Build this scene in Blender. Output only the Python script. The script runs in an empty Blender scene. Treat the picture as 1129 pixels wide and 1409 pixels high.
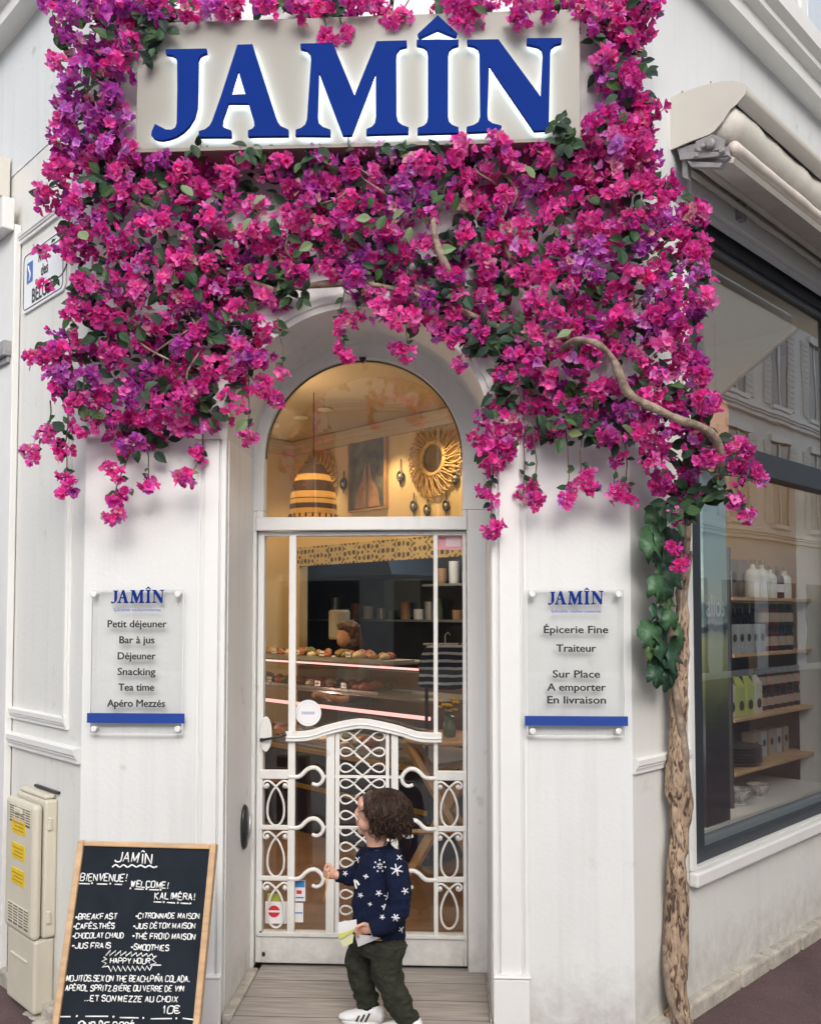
import bpy, bmesh, math, random
import numpy as np
from math import radians, sin, cos, pi, sqrt, atan2
from mathutils import Vector, Matrix, noise
from mathutils.bvhtree import BVHTree
random.seed(7)
S = bpy.context.scene
COL = S.collection

# ------------------------------------------------------------------ camera, sky, sun, exposure
F = 1212.0; CX, CY = 564.5, 704.5                     # photo focal length and centre in photo pixels
PITCH, YAW, SHIFT = radians(2.5), radians(2.8), 0.0622
CAM = np.array([0.39, -3.46, 1.56])
cd = bpy.data.cameras.new('camera'); cam = bpy.data.objects.new('camera', cd); COL.objects.link(cam)
cd.sensor_fit = 'VERTICAL'; cd.sensor_height = 36; cd.lens = 36 * F / 1409; cd.shift_y = SHIFT
cd.clip_start = .05; cd.clip_end = 500
cam.location = CAM; cam.rotation_euler = (pi / 2 + PITCH, 0, YAW)
S.camera = cam
w = bpy.data.worlds.new('World'); S.world = w; w.use_nodes = True
nt = w.node_tree; bg = nt.nodes['Background']
sky = nt.nodes.new('ShaderNodeTexSky'); sky.sky_type = 'NISHITA'; sky.sun_disc = False
SUN_EL, SUN_AZ = radians(34), radians(170)            # azimuth clockwise from +Y: behind the camera
sky.sun_elevation = SUN_EL; sky.sun_rotation = SUN_AZ
sky.air_density = 1.0; sky.dust_density = 4.0; sky.ozone_density = 1.0
bg.inputs['Strength'].default_value = 0.12
hs = nt.nodes.new('ShaderNodeHueSaturation'); hs.inputs['Saturation'].default_value = .45   # thin cloud greys the blue
nt.links.new(sky.outputs[0], hs.inputs['Color']); nt.links.new(hs.outputs[0], bg.inputs[0])
ld = bpy.data.lights.new('sun', 'SUN'); sun = bpy.data.objects.new('sun', ld); COL.objects.link(sun)
ld.energy = .5; ld.angle = radians(60); ld.color = (1, .975, .94)
sd = Vector((sin(SUN_AZ) * cos(SUN_EL), cos(SUN_AZ) * cos(SUN_EL), sin(SUN_EL)))
sun.rotation_euler = sd.to_track_quat('Z', 'Y').to_euler(); sun.location = (0, -6, 9)
S.view_settings.view_transform = 'Standard'; S.view_settings.look = 'None'
S.view_settings.exposure = 1.12; S.view_settings.gamma = 1
S.render.engine = 'CYCLES'
S.cycles.max_bounces = 8; S.cycles.transparent_max_bounces = 12; S.cycles.use_denoising = True
S.cycles.caustics_reflective = False; S.cycles.caustics_refractive = False; S.cycles.sample_clamp_indirect = 6

# ------------------------------------------------------------------ measuring the photo: pixel -> point on a real plane
FWD = np.array([-sin(YAW) * cos(PITCH), cos(YAW) * cos(PITCH), sin(PITCH)])
RT = np.array([cos(YAW), sin(YAW), 0]); UPV = np.cross(RT, FWD)
def ray(px, py): return FWD + RT * (px - CX) / F - UPV * (py - CY - SHIFT * 1409) / F
def hit(px, py, p0, n):
    r = ray(px, py); n = np.array(n, float)
    return CAM + r * (np.dot(np.array(p0) - CAM, n) / np.dot(r, n))
def onY(px, py, y): return hit(px, py, (0, y, 0), (0, 1, 0))
def onZ(px, py, z): return hit(px, py, (0, 0, z), (0, 0, 1))
class Frame:                                          # a wall plane: s along it, z up, o outwards
    def __init__(f, o, u, n): f.o = np.array(o, float); f.u = np.array(u, float); f.n = np.array(n, float)
    def p(f, s, z, o=0): return f.o + f.u * s + np.array([0, 0, z]) + f.n * o
    def px(f, x, y, o=0):
        h = hit(x, y, f.o + f.n * o, f.n); return float((h - f.o) @ f.u), float(h[2])
    def at(f, x, y, o=0): return f.p(*f.px(x, y, o), o)
FA = Frame((0, 0, 0), (1, 0, 0), (0, -1, 0))          # corner facade
XL, XR = FA.px(112.5, 1000)[0], FA.px(869, 1000)[0]
AR, AL = radians(42.6), radians(47.6)
bdir = np.array([sin(AR), cos(AR), 0]); adir = np.array([-sin(AL), cos(AL), 0])
RW = Frame((XR, 0, 0), bdir, (cos(AR), -sin(AR), 0))   # street wall on the right
LW = Frame((XL, 0, 0), adir, (-cos(AL), -sin(AL), 0))  # street wall on the left
DY = .50
FD = Frame((0, DY, 0), (1, 0, 0), (0, -1, 0))         # the door

# ------------------------------------------------------------------ helpers
class MB:
    def __init__(m): m.v = []; m.f = []; m.c = None; m.cc = []
    def add(m, vs, fs, col=None):
        k = len(m.v); m.v += [tuple(map(float, p)) for p in vs]; m.f += [tuple(i + k for i in f) for f in fs]
        if col is not None: m.cc += [col] * len(vs)
        return m
    def hexa(m, P):   # 8 points: 4 bottom ccw, 4 top
        return m.add(P, [(3, 2, 1, 0), (4, 5, 6, 7), (0, 1, 5, 4), (1, 2, 6, 5), (2, 3, 7, 6), (3, 0, 4, 7)])
    def box(m, p0, p1):
        (x0, y0, z0), (x1, y1, z1) = p0, p1
        return m.hexa([(x0, y0, z0), (x1, y0, z0), (x1, y1, z0), (x0, y1, z0), (x0, y0, z1), (x1, y0, z1), (x1, y1, z1), (x0, y1, z1)])
    def fbox(m, fr, s0, s1, z0, z1, o0, o1):
        q = [(s0, o1), (s1, o1), (s1, o0), (s0, o0)]
        return m.hexa([fr.p(s, z0, o) for s, o in q] + [fr.p(s, z1, o) for s, o in q])
    def obox(m, c, R, h):
        return m.hexa([np.array(c) + np.array(R @ Vector((sx * h[0], sy * h[1], sz * h[2]))) for sz in (-1, 1) for sx, sy in ((-1, -1), (1, -1), (1, 1), (-1, 1))])
    def prism(m, P, d):   # polygon of 3-D points pushed along d
        n = len(P); P = [np.array(p, float) for p in P]; d = np.array(d, float)
        return m.add(P + [p + d for p in P], [tuple(range(n))[::-1], tuple(range(n, 2 * n))] + [(i, (i + 1) % n, n + (i + 1) % n, n + i) for i in range(n)])
    def strip(m, A, B):   # quads between two polylines
        n = len(A); return m.add(list(A) + list(B), [(i, i + 1, n + i + 1, n + i) for i in range(n - 1)])
    def tube(m, path, r, n=8, cap=True, flat=None, col=None):
        P = [np.array(p, float) for p in path]; N = len(P); rs = r if hasattr(r, '__len__') else [r] * N
        T = []
        for i in range(N):
            t = P[min(i + 1, N - 1)] - P[max(i - 1, 0)]; T.append(t / (np.linalg.norm(t) + 1e-12))
        a = np.array([0, 0, 1.]) if abs(T[0][2]) < .9 else np.array([1., 0, 0])
        u = np.cross(T[0], a); u /= np.linalg.norm(u); vs = []
        for i in range(N):
            u = u - T[i] * (u @ T[i]); u /= (np.linalg.norm(u) + 1e-12); v = np.cross(T[i], u)
            for k in range(n):
                th = 2 * pi * k / n; vs.append(P[i] + rs[i] * (cos(th) * u + sin(th) * v))
        fs = [(i * n + k, i * n + (k + 1) % n, (i + 1) * n + (k + 1) % n, (i + 1) * n + k) for i in range(N - 1) for k in range(n)]
        if cap: fs += [tuple(range(n))[::-1], tuple((N - 1) * n + k for k in range(n))]
        return m.add(vs, fs, col)
    def lathe(m, c, prof, n=24, R=None):   # profile of (radius, height)
        vs = []; c = np.array(c, float)
        for r, h in prof:
            for k in range(n):
                q = Vector((r * cos(2 * pi * k / n), r * sin(2 * pi * k / n), h))
                vs.append(c + np.array(R @ q if R else q))
        N = len(prof); fs = [(i * n + k, i * n + (k + 1) % n, (i + 1) * n + (k + 1) % n, (i + 1) * n + k) for i in range(N - 1) for k in range(n)]
        fs += [tuple(range(n))[::-1], tuple((N - 1) * n + k for k in range(n))]
        return m.add(vs, fs)
    def ell(m, c, r, R=None, n=16, k=10):
        prof = [(sin(pi * i / k) or 0, -cos(pi * i / k)) for i in range(k + 1)]
        vs = []; c = np.array(c, float); rr = r if hasattr(r, '__len__') else (r, r, r)
        for a, h in prof:
            for j in range(n):
                q = Vector((rr[0] * a * cos(2 * pi * j / n), rr[1] * a * sin(2 * pi * j / n), rr[2] * h))
                vs.append(c + np.array(R @ q if R else q))
        fs = [(i * n + j, i * n + (j + 1) % n, (i + 1) * n + (j + 1) % n, (i + 1) * n + j) for i in range(k) for j in range(n)]
        return m.add(vs, fs)
    def build(m, name, mat=None, parent=None, smooth=False, bevel=0, clean=False):
        org = origin(parent) if parent else np.zeros(3)
        me = bpy.data.meshes.new(name)
        me.from_pydata([tuple(np.array(p) - org) for p in m.v], [], m.f)
        if m.cc:
            at = me.color_attributes.new('Col', 'FLOAT_COLOR', 'POINT')
            at.data.foreach_set('color', np.array([(*c, 1) for c in m.cc], dtype=np.float32).ravel())
        if smooth is True: me.polygons.foreach_set('use_smooth', [True] * len(me.polygons))
        if mat: me.materials.append(mat)
        bm = bmesh.new(); bm.from_mesh(me)
        if clean: bmesh.ops.remove_doubles(bm, verts=bm.verts, dist=1e-5)
        bmesh.ops.recalc_face_normals(bm, faces=bm.faces)
        bm.to_mesh(me); bm.free(); me.update()
        o = bpy.data.objects.new(name, me); COL.objects.link(o)
        if parent: o.parent = parent
        if bevel:
            b = o.modifiers.new('bevel', 'BEVEL'); b.width = bevel; b.segments = 2; b.limit_method = 'ANGLE'; b.angle_limit = radians(40)
        return o
def origin(o):
    r = np.zeros(3)
    while o: r = r + np.array(o.location); o = o.parent
    return r
def tag(o, label, cat, group=None):
    o['label'] = label; o['category'] = cat
    if group: o['group'] = group
    return o
def thing(name, label, cat, loc, group=None):
    o = bpy.data.objects.new(name, None); COL.objects.link(o); o.location = tuple(map(float, loc)); o.empty_display_size = .1
    return tag(o, label, cat, group)
def struct(o): o['kind'] = 'structure'; return o
def copy_tree(o, parent=None):
    c = o.copy(); COL.objects.link(c); c.parent = parent
    for ch in list(o.children): copy_tree(ch, c)
    return c
def dup(o, loc, label, rot=0, scale=1):
    c = copy_tree(o); c.location = tuple(map(float, loc)); c.rotation_euler = (0, 0, rot); c.scale = (scale,) * 3; c['label'] = label
    return c
def bake(o):   # apply modifiers without operators
    dg = bpy.context.evaluated_depsgraph_get(); dg.update()
    me = bpy.data.meshes.new_from_object(o.evaluated_get(dg)); o.modifiers.clear(); old = o.data; o.data = me
    return o

def mat(name, col, rough=.6, metal=0, spec=.5, var=0, vscale=4, bump=0, bscale=30, coat=0, emit=None, estr=0, col2=None, vdetail=4, stretch=None, distort=0):
    m = bpy.data.materials.new(name); m.use_nodes = True; t = m.node_tree; b = t.nodes['Principled BSDF']
    b.inputs['Base Color'].default_value = (*col, 1); b.inputs['Roughness'].default_value = rough; b.inputs['Metallic'].default_value = metal
    b.inputs['Specular IOR Level'].default_value = spec; b.inputs['Coat Weight'].default_value = coat
    if emit: b.inputs['Emission Color'].default_value = (*emit, 1); b.inputs['Emission Strength'].default_value = estr
    if var or bump or col2:
        tc = t.nodes.new('ShaderNodeTexCoord'); mp = t.nodes.new('ShaderNodeMapping'); t.links.new(tc.outputs['Object'], mp.inputs[0])
        if stretch: mp.inputs['Scale'].default_value = stretch
    if var or col2:
        n = t.nodes.new('ShaderNodeTexNoise'); n.inputs['Scale'].default_value = vscale; n.inputs['Detail'].default_value = vdetail; n.inputs['Distortion'].default_value = distort
        n.inputs['Roughness'].default_value = .62
        t.links.new(mp.outputs[0], n.inputs['Vector'])
        r = t.nodes.new('ShaderNodeValToRGB'); t.links.new(n.outputs['Fac'], r.inputs[0])
        c2 = col2 or tuple(c * (1 - var) for c in col)
        r.color_ramp.elements[0].position = .36; r.color_ramp.elements[1].position = .64
        r.color_ramp.elements[0].color = (*c2, 1); r.color_ramp.elements[1].color = (*col, 1)
        t.links.new(r.outputs[0], b.inputs['Base Color'])
    if bump:
        n2 = t.nodes.new('ShaderNodeTexNoise'); n2.inputs['Scale'].default_value = bscale; n2.inputs['Detail'].default_value = 5
        t.links.new(mp.outputs[0], n2.inputs['Vector'])
        bp = t.nodes.new('ShaderNodeBump'); bp.inputs['Strength'].default_value = bump; bp.inputs['Distance'].default_value = .01
        t.links.new(n2.outputs['Fac'], bp.inputs['Height']); t.links.new(bp.outputs[0], b.inputs['Normal'])
    return m
def glass_mat(name, ior=1.5, tint=(1, 1, 1), boost=0.0, wavy=0.0):
    m = bpy.data.materials.new(name); m.use_nodes = True; t = m.node_tree; t.nodes.clear()
    out = t.nodes.new('ShaderNodeOutputMaterial'); mx = t.nodes.new('ShaderNodeMixShader'); tr = t.nodes.new('ShaderNodeBsdfTransparent'); gl = t.nodes.new('ShaderNodeBsdfGlossy')
    lw = t.nodes.new('ShaderNodeLayerWeight'); lw.inputs[0].default_value = .5; pw = t.nodes.new('ShaderNodeMath'); pw.operation = 'POWER'; pw.inputs[1].default_value = 4.2
    r0 = ((ior - 1) / (ior + 1)) ** 2 + boost; ad = t.nodes.new('ShaderNodeMath'); ad.operation = 'MULTIPLY_ADD'; ad.use_clamp = True; ad.inputs[1].default_value = 1 - r0; ad.inputs[2].default_value = r0
    tr.inputs[0].default_value = (*tint, 1); gl.inputs['Roughness'].default_value = .004
    t.links.new(lw.outputs['Facing'], pw.inputs[0]); t.links.new(pw.outputs[0], ad.inputs[0]); t.links.new(ad.outputs[0], mx.inputs[0]); t.links.new(tr.outputs[0], mx.inputs[1]); t.links.new(gl.outputs[0], mx.inputs[2]); t.links.new(mx.outputs[0], out.inputs[0])
    if wavy:
        tc = t.nodes.new('ShaderNodeTexCoord'); n = t.nodes.new('ShaderNodeTexNoise'); n.inputs['Scale'].default_value = 2.2; t.links.new(tc.outputs['Object'], n.inputs['Vector'])
        bp = t.nodes.new('ShaderNodeBump'); bp.inputs['Strength'].default_value = wavy; bp.inputs['Distance'].default_value = .02
        t.links.new(n.outputs['Fac'], bp.inputs['Height']); t.links.new(bp.outputs[0], gl.inputs['Normal'])
    return m
def emit_mat(name, col, s):
    m = bpy.data.materials.new(name); m.use_nodes = True; t = m.node_tree; t.nodes.clear()
    o = t.nodes.new('ShaderNodeOutputMaterial'); e = t.nodes.new('ShaderNodeEmission'); e.inputs[0].default_value = (*col, 1); e.inputs[1].default_value = s
    t.links.new(e.outputs[0], o.inputs[0]); return m
def petal_mat(name, trans=.35, attr=True, col=(.1, .2, .05), rough=.5):
    m = bpy.data.materials.new(name); m.use_nodes = True; t = m.node_tree; b = t.nodes['Principled BSDF']; out = t.nodes['Material Output']
    tl = t.nodes.new('ShaderNodeBsdfTranslucent'); mx = t.nodes.new('ShaderNodeMixShader'); mx.inputs[0].default_value = trans
    b.inputs['Roughness'].default_value = rough; b.inputs['Specular IOR Level'].default_value = .35
    if attr:
        a = t.nodes.new('ShaderNodeVertexColor'); a.layer_name = 'Col'
        t.links.new(a.outputs[0], b.inputs['Base Color']); t.links.new(a.outputs[0], tl.inputs[0])
    else:
        b.inputs['Base Color'].default_value = (*col, 1); tl.inputs[0].default_value = (*col, 1)
    t.links.new(b.outputs[0], mx.inputs[1]); t.links.new(tl.outputs[0], mx.inputs[2]); t.links.new(mx.outputs[0], out.inputs[0])
    return m

def wall_mat(name, col, spots=.0):   # painted render: faint blotches, grime specks, brush texture
    m = mat(name, col, rough=.55, var=.045, vscale=1.7, bump=.12, bscale=55)
    t = m.node_tree; b = t.nodes['Principled BSDF']; N = t.nodes.new; L = t.links.new
    # faint rain streaks and splash dirt along the foot of the wall
    tc = [n for n in t.nodes if n.type == 'TEX_COORD'][0]; src = b.inputs['Base Color'].links[0].from_socket
    mp = N('ShaderNodeMapping'); mp.inputs['Scale'].default_value = (11, 11, .55); L(tc.outputs['Object'], mp.inputs[0])
    n = N('ShaderNodeTexNoise'); n.inputs['Scale'].default_value = 1.3; n.inputs['Detail'].default_value = 6; L(mp.outputs[0], n.inputs['Vector'])
    r = N('ShaderNodeValToRGB'); r.color_ramp.elements[0].position = .52; r.color_ramp.elements[1].position = .82; r.color_ramp.elements[0].color = (0, 0, 0, 1); r.color_ramp.elements[1].color = (.42, .42, .42, 1); L(n.outputs['Fac'], r.inputs[0])
    mx = N('ShaderNodeMix'); mx.data_type = 'RGBA'; L(r.outputs[0], mx.inputs[0]); L(src, mx.inputs[6]); mx.inputs[7].default_value = tuple(c * .72 for c in col) + (1,)
    sp = N('ShaderNodeSeparateXYZ'); L(tc.outputs['Object'], sp.inputs[0]); mr = N('ShaderNodeMapRange'); mr.inputs['From Min'].default_value = .42; mr.inputs['From Max'].default_value = -.03; L(sp.outputs['Z'], mr.inputs['Value'])
    n3 = N('ShaderNodeTexNoise'); n3.inputs['Scale'].default_value = 13; n3.inputs['Detail'].default_value = 8; n3.inputs['Roughness'].default_value = .7; L(tc.outputs['Object'], n3.inputs['Vector'])
    mu = N('ShaderNodeMath'); mu.operation = 'MULTIPLY'; L(mr.outputs[0], mu.inputs[0]); L(n3.outputs['Fac'], mu.inputs[1])
    r3 = N('ShaderNodeValToRGB'); r3.color_ramp.elements[0].position = .22; r3.color_ramp.elements[1].position = .62; r3.color_ramp.elements[0].color = (0, 0, 0, 1); r3.color_ramp.elements[1].color = (.6, .6, .6, 1); L(mu.outputs[0], r3.inputs[0])
    m3 = N('ShaderNodeMix'); m3.data_type = 'RGBA'; L(r3.outputs[0], m3.inputs[0]); L(mx.outputs[2], m3.inputs[6]); m3.inputs[7].default_value = (.30, .27, .23, 1); L(m3.outputs[2], b.inputs['Base Color'])
    if spots:
        t = m.node_tree; b = t.nodes['Principled BSDF']; src = b.inputs['Base Color'].links[0].from_socket
        tc = [n for n in t.nodes if n.type == 'MAPPING'][0]
        n = t.nodes.new('ShaderNodeTexNoise'); n.inputs['Scale'].default_value = 9; n.inputs['Detail'].default_value = 6; t.links.new(tc.outputs[0], n.inputs['Vector'])
        r = t.nodes.new('ShaderNodeValToRGB'); r.color_ramp.elements[0].position = .66; r.color_ramp.elements[1].position = .78
        r.color_ramp.elements[0].color = (0, 0, 0, 1); r.color_ramp.elements[1].color = (spots,) * 3 + (1,)
        t.links.new(n.outputs['Fac'], r.inputs[0])
        mx = t.nodes.new('ShaderNodeMix'); mx.data_type = 'RGBA'; t.links.new(r.outputs[0], mx.inputs[0]); t.links.new(src, mx.inputs[6]); mx.inputs[7].default_value = (.25, .22, .19, 1)
        t.links.new(mx.outputs[2], b.inputs['Base Color'])
    return m
M = {}
M['white'] = wall_mat('white_render', (.68, .69, .688), .3)
M['upper'] = wall_mat('white_upper_render', (.64, .66, .675), .5)
M['grey'] = wall_mat('pale_grey_render', (.69, .69, .665), .25)
M['trim'] = mat('white_trim_paint', (.72, .72, .71), .45, var=.04, vscale=5, bump=.08, bscale=40)
M['jamb'] = wall_mat('jamb_paint', (.76, .75, .73), .4)
M['door'] = wall_mat('door_paint', (.72, .72, .71), .55)
M['iron'] = wall_mat('white_painted_iron', (.73, .725, .705), .7)
M['black'] = mat('black_metal', (.015, .016, .018), .35)
M['signbox'] = mat('cream_sign_panel', (.255, .243, .215), .5, var=.03, vscale=2)
M['blue'] = mat('royal_blue_face', (.005, .028, .20), .7, spec=.05, var=.08, vscale=3)
M['blue2'] = mat('blue_band', (.008, .045, .27), .45, var=.06, vscale=8)
M['ink'] = mat('dark_lettering', (.02, .02, .024), .6)
M['frame'] = mat('anthracite_frame', (.028, .034, .043), .42, var=.15, vscale=6)
M['glass'] = glass_mat('clear_glass', 1.5, (.97, .98, .97), 0.015)
M['glass_r'] = glass_mat('street_glass', 1.6, (.95, .96, .95), .13, .03)
M['glass_f'] = glass_mat('fanlight_glass', 1.5, (.97, .97, .96), .05, .05)
M['glass_t'] = glass_mat('coated_glass', 1.8, (.9, .92, .9), .46, .03)
M['stone'] = mat('plinth_stone', (.50, .46, .40), .8, var=.35, vscale=14, bump=.5, bscale=60)
M['awn'] = mat('cream_awning_metal', (.60, .58, .525), .5, var=.05, vscale=4)
M['fabric'] = mat('beige_awning_fabric', (.68, .655, .60), .9, var=.12, vscale=8, bump=.2, bscale=200)
M['pinkfab'] = mat('dusty_awning_fabric', (.66, .60, .55), .9, var=.12, vscale=8, bump=.2, bscale=200)
M['steel'] = mat('grey_steel', (.42, .42, .42), .4, metal=.6)
M['greypl'] = mat('grey_plastic', (.35, .34, .35), .6, var=.3, vscale=30)
M['meter'] = mat('cream_meter_plastic', (.60, .56, .46), .5, var=.06, vscale=5, bump=.05, bscale=80)
M['yellow'] = mat('yellow_sticker', (.80, .56, .02), .5, var=.15, vscale=30)
M['wood'] = mat('light_wood', (.60, .39, .22), .55, var=.25, vscale=6, stretch=(1, 1, 6))
M['chalk'] = mat('chalk_white', (.82, .82, .80), .9)
M['board'] = mat('blackboard', (.016, .021, .030), .85, spec=.15, var=.25, vscale=6, distort=1)
M['brass'] = mat('gold_trim', (.55, .38, .12), .35, metal=.7)
M['navy'] = mat('navy_panel', (.012, .018, .055), .5, var=.2)
# ------------------------------------------------------------------ ground, doorstep
def ground_mat():
    m = mat('red_brown_pavement', (.135, .085, .085), .8, var=.35, vscale=3, bump=.6, bscale=160)
    t = m.node_tree; b = t.nodes['Principled BSDF']; src = b.inputs['Base Color'].links[0].from_socket; tc = [n for n in t.nodes if n.type == 'TEX_COORD'][0]
    v = t.nodes.new('ShaderNodeTexVoronoi'); v.inputs['Scale'].default_value = 150; t.links.new(tc.outputs['Object'], v.inputs['Vector'])
    r = t.nodes.new('ShaderNodeValToRGB'); r.color_ramp.elements[0].color = (1.25, 1.2, 1.2, 1); r.color_ramp.elements[1].color = (.72, .70, .70, 1); r.color_ramp.elements[0].position = .1; r.color_ramp.elements[1].position = .6
    t.links.new(v.outputs['Distance'], r.inputs[0]); mx = t.nodes.new('ShaderNodeMix'); mx.data_type = 'RGBA'; mx.blend_type = 'MULTIPLY'; mx.inputs[0].default_value = 1
    t.links.new(src, mx.inputs[6]); t.links.new(r.outputs[0], mx.inputs[7]); t.links.new(mx.outputs[2], b.inputs['Base Color'])
    return m
g = MB(); g.add([(-40, -40, -.085), (40, -40, -.085), (40, 60, -.085), (-40, 60, -.085)], [(0, 1, 2, 3)])
struct(g.build('pavement', ground_mat()))
g = MB(); g.add([(-40, -40, -.080), (40, -40, -.080), (40, 3.2, -.080), (4.2, -1.15, -.080), (-4.0, -1.15, -.080), (-40, 3, -.080)], [(0, 1, 2, 3, 4, 5)])
struct(g.build('bounce_sheet', mat('pale_bounce_sheet', (.46, .45, .43), .8, var=.2, vscale=2, bump=.3, bscale=50)))  # unseen pale sheet added to bounce light up under arch and awning
JX0, JX1 = FA.px(308, 1150)[0], FA.px(677, 1150)[0]     # clear opening
R0 = (JX1 - JX0) / 2; CXO = (JX0 + JX1) / 2
ZSP = FA.px(492, 424)[1] - R0                             # springing of the outer arch
ZTOP = 6.2
def plank_mat():
    m = bpy.data.materials.new('grey_plank_tiles'); m.use_nodes = True; t = m.node_tree; b = t.nodes['Principled BSDF']; b.inputs['Roughness'].default_value = .6
    tc = t.nodes.new('ShaderNodeTexCoord'); br = t.nodes.new('ShaderNodeTexBrick'); t.links.new(tc.outputs['Object'], br.inputs['Vector'])
    br.inputs['Scale'].default_value = 1; br.inputs['Brick Width'].default_value = 1.2; br.inputs['Row Height'].default_value = .17; br.inputs['Mortar Size'].default_value = .003
    br.inputs['Color1'].default_value = (.36, .33, .30, 1); br.inputs['Color2'].default_value = (.42, .39, .36, 1); br.inputs['Mortar'].default_value = (.10, .09, .08, 1)
    mp = t.nodes.new('ShaderNodeMapping'); mp.inputs['Scale'].default_value = (2, 26, 4); t.links.new(tc.outputs['Object'], mp.inputs[0])
    n = t.nodes.new('ShaderNodeTexNoise'); n.inputs['Scale'].default_value = 2.2; n.inputs['Detail'].default_value = 6; t.links.new(mp.outputs[0], n.inputs['Vector'])
    mx = t.nodes.new('ShaderNodeMix'); mx.data_type = 'RGBA'; mx.blend_type = 'MULTIPLY'; mx.inputs[0].default_value = .8
    r = t.nodes.new('ShaderNodeValToRGB'); r.color_ramp.elements[0].color = (.55, .53, .52, 1); r.color_ramp.elements[1].color = (1.15, 1.1, 1.08, 1); r.color_ramp.elements[0].position = .3; r.color_ramp.elements[1].position = .7
    t.links.new(n.outputs['Fac'], r.inputs[0]); t.links.new(br.outputs['Color'], mx.inputs[6]); t.links.new(r.outputs[0], mx.inputs[7]); t.links.new(mx.outputs[2], b.inputs['Base Color'])
    return m
d = MB(); d.box((JX0 + .045, -.30, -.20), (JX1 - .012, DY + .10, 0.0))
struct(d.build('doorstep', plank_mat(), bevel=.004))

# ------------------------------------------------------------------ the corner building
B = thing('corner_building', 'white painted corner shop building with arched glass entrance', 'building', (0, 0, 0))
def arch_poly(x0, x1, cx, r, zs, z0, zt, n=40):
    P = [(x0, z0), (x0, zt), (x1, zt), (x1, z0), (cx + r, z0)]
    P += [(cx + r * cos(pi * i / n), zs + r * sin(pi * i / n)) for i in range(n + 1)]
    P += [(cx - r, z0)]
    return P
m = MB(); m.prism([(x, 0, z) for x, z in arch_poly(XL, XR, CXO, R0, ZSP, -.02, ZTOP)], (0, .45, 0))
m.build('front_wall', M['white'], B)
# side walls. right wall is built round the shop window opening
def rs(px, py, o=0): return RW.px(px, py, o)
WS0, WZ0 = rs(954, 1196)                                # outer lower corner of the dark frame
WZ1 = rs(960, 287)[1]
WS1 = 2.3
m = MB()
m.fbox(RW, 0.0, WS0, -.02, ZTOP, -.28, 0); m.fbox(RW, WS0, WS1, -.02, WZ0, -.28, 0); m.fbox(RW, WS0, WS1, WZ1, ZTOP, -.28, 0); m.fbox(RW, WS1, 8, -.02, ZTOP, -.28, 0)
m.build('side_wall', M['grey'], B)
m = MB(); m.fbox(LW, 0.0, 7, -.02, ZTOP, -.28, 0)
m.build('side_wall', M['grey'], B)
# upper white render field on each street front (from above the panels up)
zU = LW.px(60, 205)[1]
m = MB(); m.fbox(LW, .0, 7, zU, ZTOP, 0, .004); m.build('upper_wall', M['upper'], B)
zUR = RW.px(905, 262)[1]
m = MB(); m.fbox(RW, .0, 8, zUR, ZTOP, 0, .004); m.build('upper_wall', M['upper'], B)

def moulding(m, fr, s0, s1, z, h, proj, ribs=3):         # horizontal moulded rail with a stepped profile
    prof = [(0, 0), (proj * .55, 0), (proj * .55, h * .28), (proj * .8, h * .34), (proj * .8, h * .45), (proj, h * .55), (proj, h * .9), (proj * .6, h), (0, h)]
    A = [fr.p(s0, z + zz, o) for o, zz in prof]; Bp = [fr.p(s1, z + zz, o) for o, zz in prof]; n = len(prof)
    m.add(A + Bp, [(i, (i + 1) % n, n + (i + 1) % n, n + i) for i in range(n)] + [tuple(range(n))[::-1], tuple(range(n, 2 * n))])
def vmould(m, fr, s0, s1, z0, z1, proj):                  # vertical strip with a stepped profile
    w_ = s1 - s0
    m.fbox(fr, s0, s1, z0, z1, 0, proj * .5); m.fbox(fr, s0 + w_ * .25, s1 - w_ * .25, z0, z1, proj * .5, proj)
# pilaster strips beside the opening with pedestals, and the archivolt
for sgn, pa, pb in ((-1, 283, 308), (1, 677, 727)):
    xa, xb = FA.px(pa if sgn > 0 else 268, 1150)[0], FA.px(pb, 1150)[0]
    zp = FA.px(pa, 1343)[1]
    m = MB(); w_ = xb - xa
    if sgn > 0: m.fbox(FA, xa, xa + .020, zp, ZSP, 0, .014); m.fbox(FA, xa + .030, xb - .028, zp, ZSP, 0, .010); m.fbox(FA, xb - .018, xb, zp, ZSP, 0, .006)
    else: m.fbox(FA, xb - .020, xb, zp, ZSP, 0, .014); m.fbox(FA, xa + .028, xb - .030, zp, ZSP, 0, .010); m.fbox(FA, xa, xa + .012, zp, ZSP, 0, .005)
    m.build('pilaster', M['trim'], B, bevel=.003)
    m = MB(); m.fbox(FA, xa + (.012 if sgn < 0 else 0), xb, -.03, zp, 0, .028); m.fbox(FA, xa + (.008 if sgn < 0 else -.0), xb + (.0 if sgn < 0 else .004), zp, zp + .012, 0, .034)
    m.build('pedestal', M['trim'], B, bevel=.006)
def arch_ring(m, cx, zs, prof, y0, n=48):   # profile of (radius, outward) swept round half a circle
    k = len(prof); vs = []
    for i in range(n + 1):
        a = pi * i / n
        for r, o in prof: vs.append((cx + r * cos(a), y0 - o, zs + r * sin(a)))
    m.add(vs, [(i * k + j, i * k + (j + 1) % k, (i + 1) * k + (j + 1) % k, (i + 1) * k + j) for i in range(n) for j in range(k)] + [tuple(range(k)), tuple(n * k + j for j in range(k))[::-1]])
m = MB(); arch_ring(m, CXO, ZSP, [(R0, 0), (R0, .014), (R0 + .022, .016), (R0 + .026, .028), (R0 + .05, .032), (R0 + .085, .026), (R0 + .09, .014), (R0 + .13, .012), (R0 + .135, 0)], 0)
m.build('archivolt', M['trim'], B, smooth=False)
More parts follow.
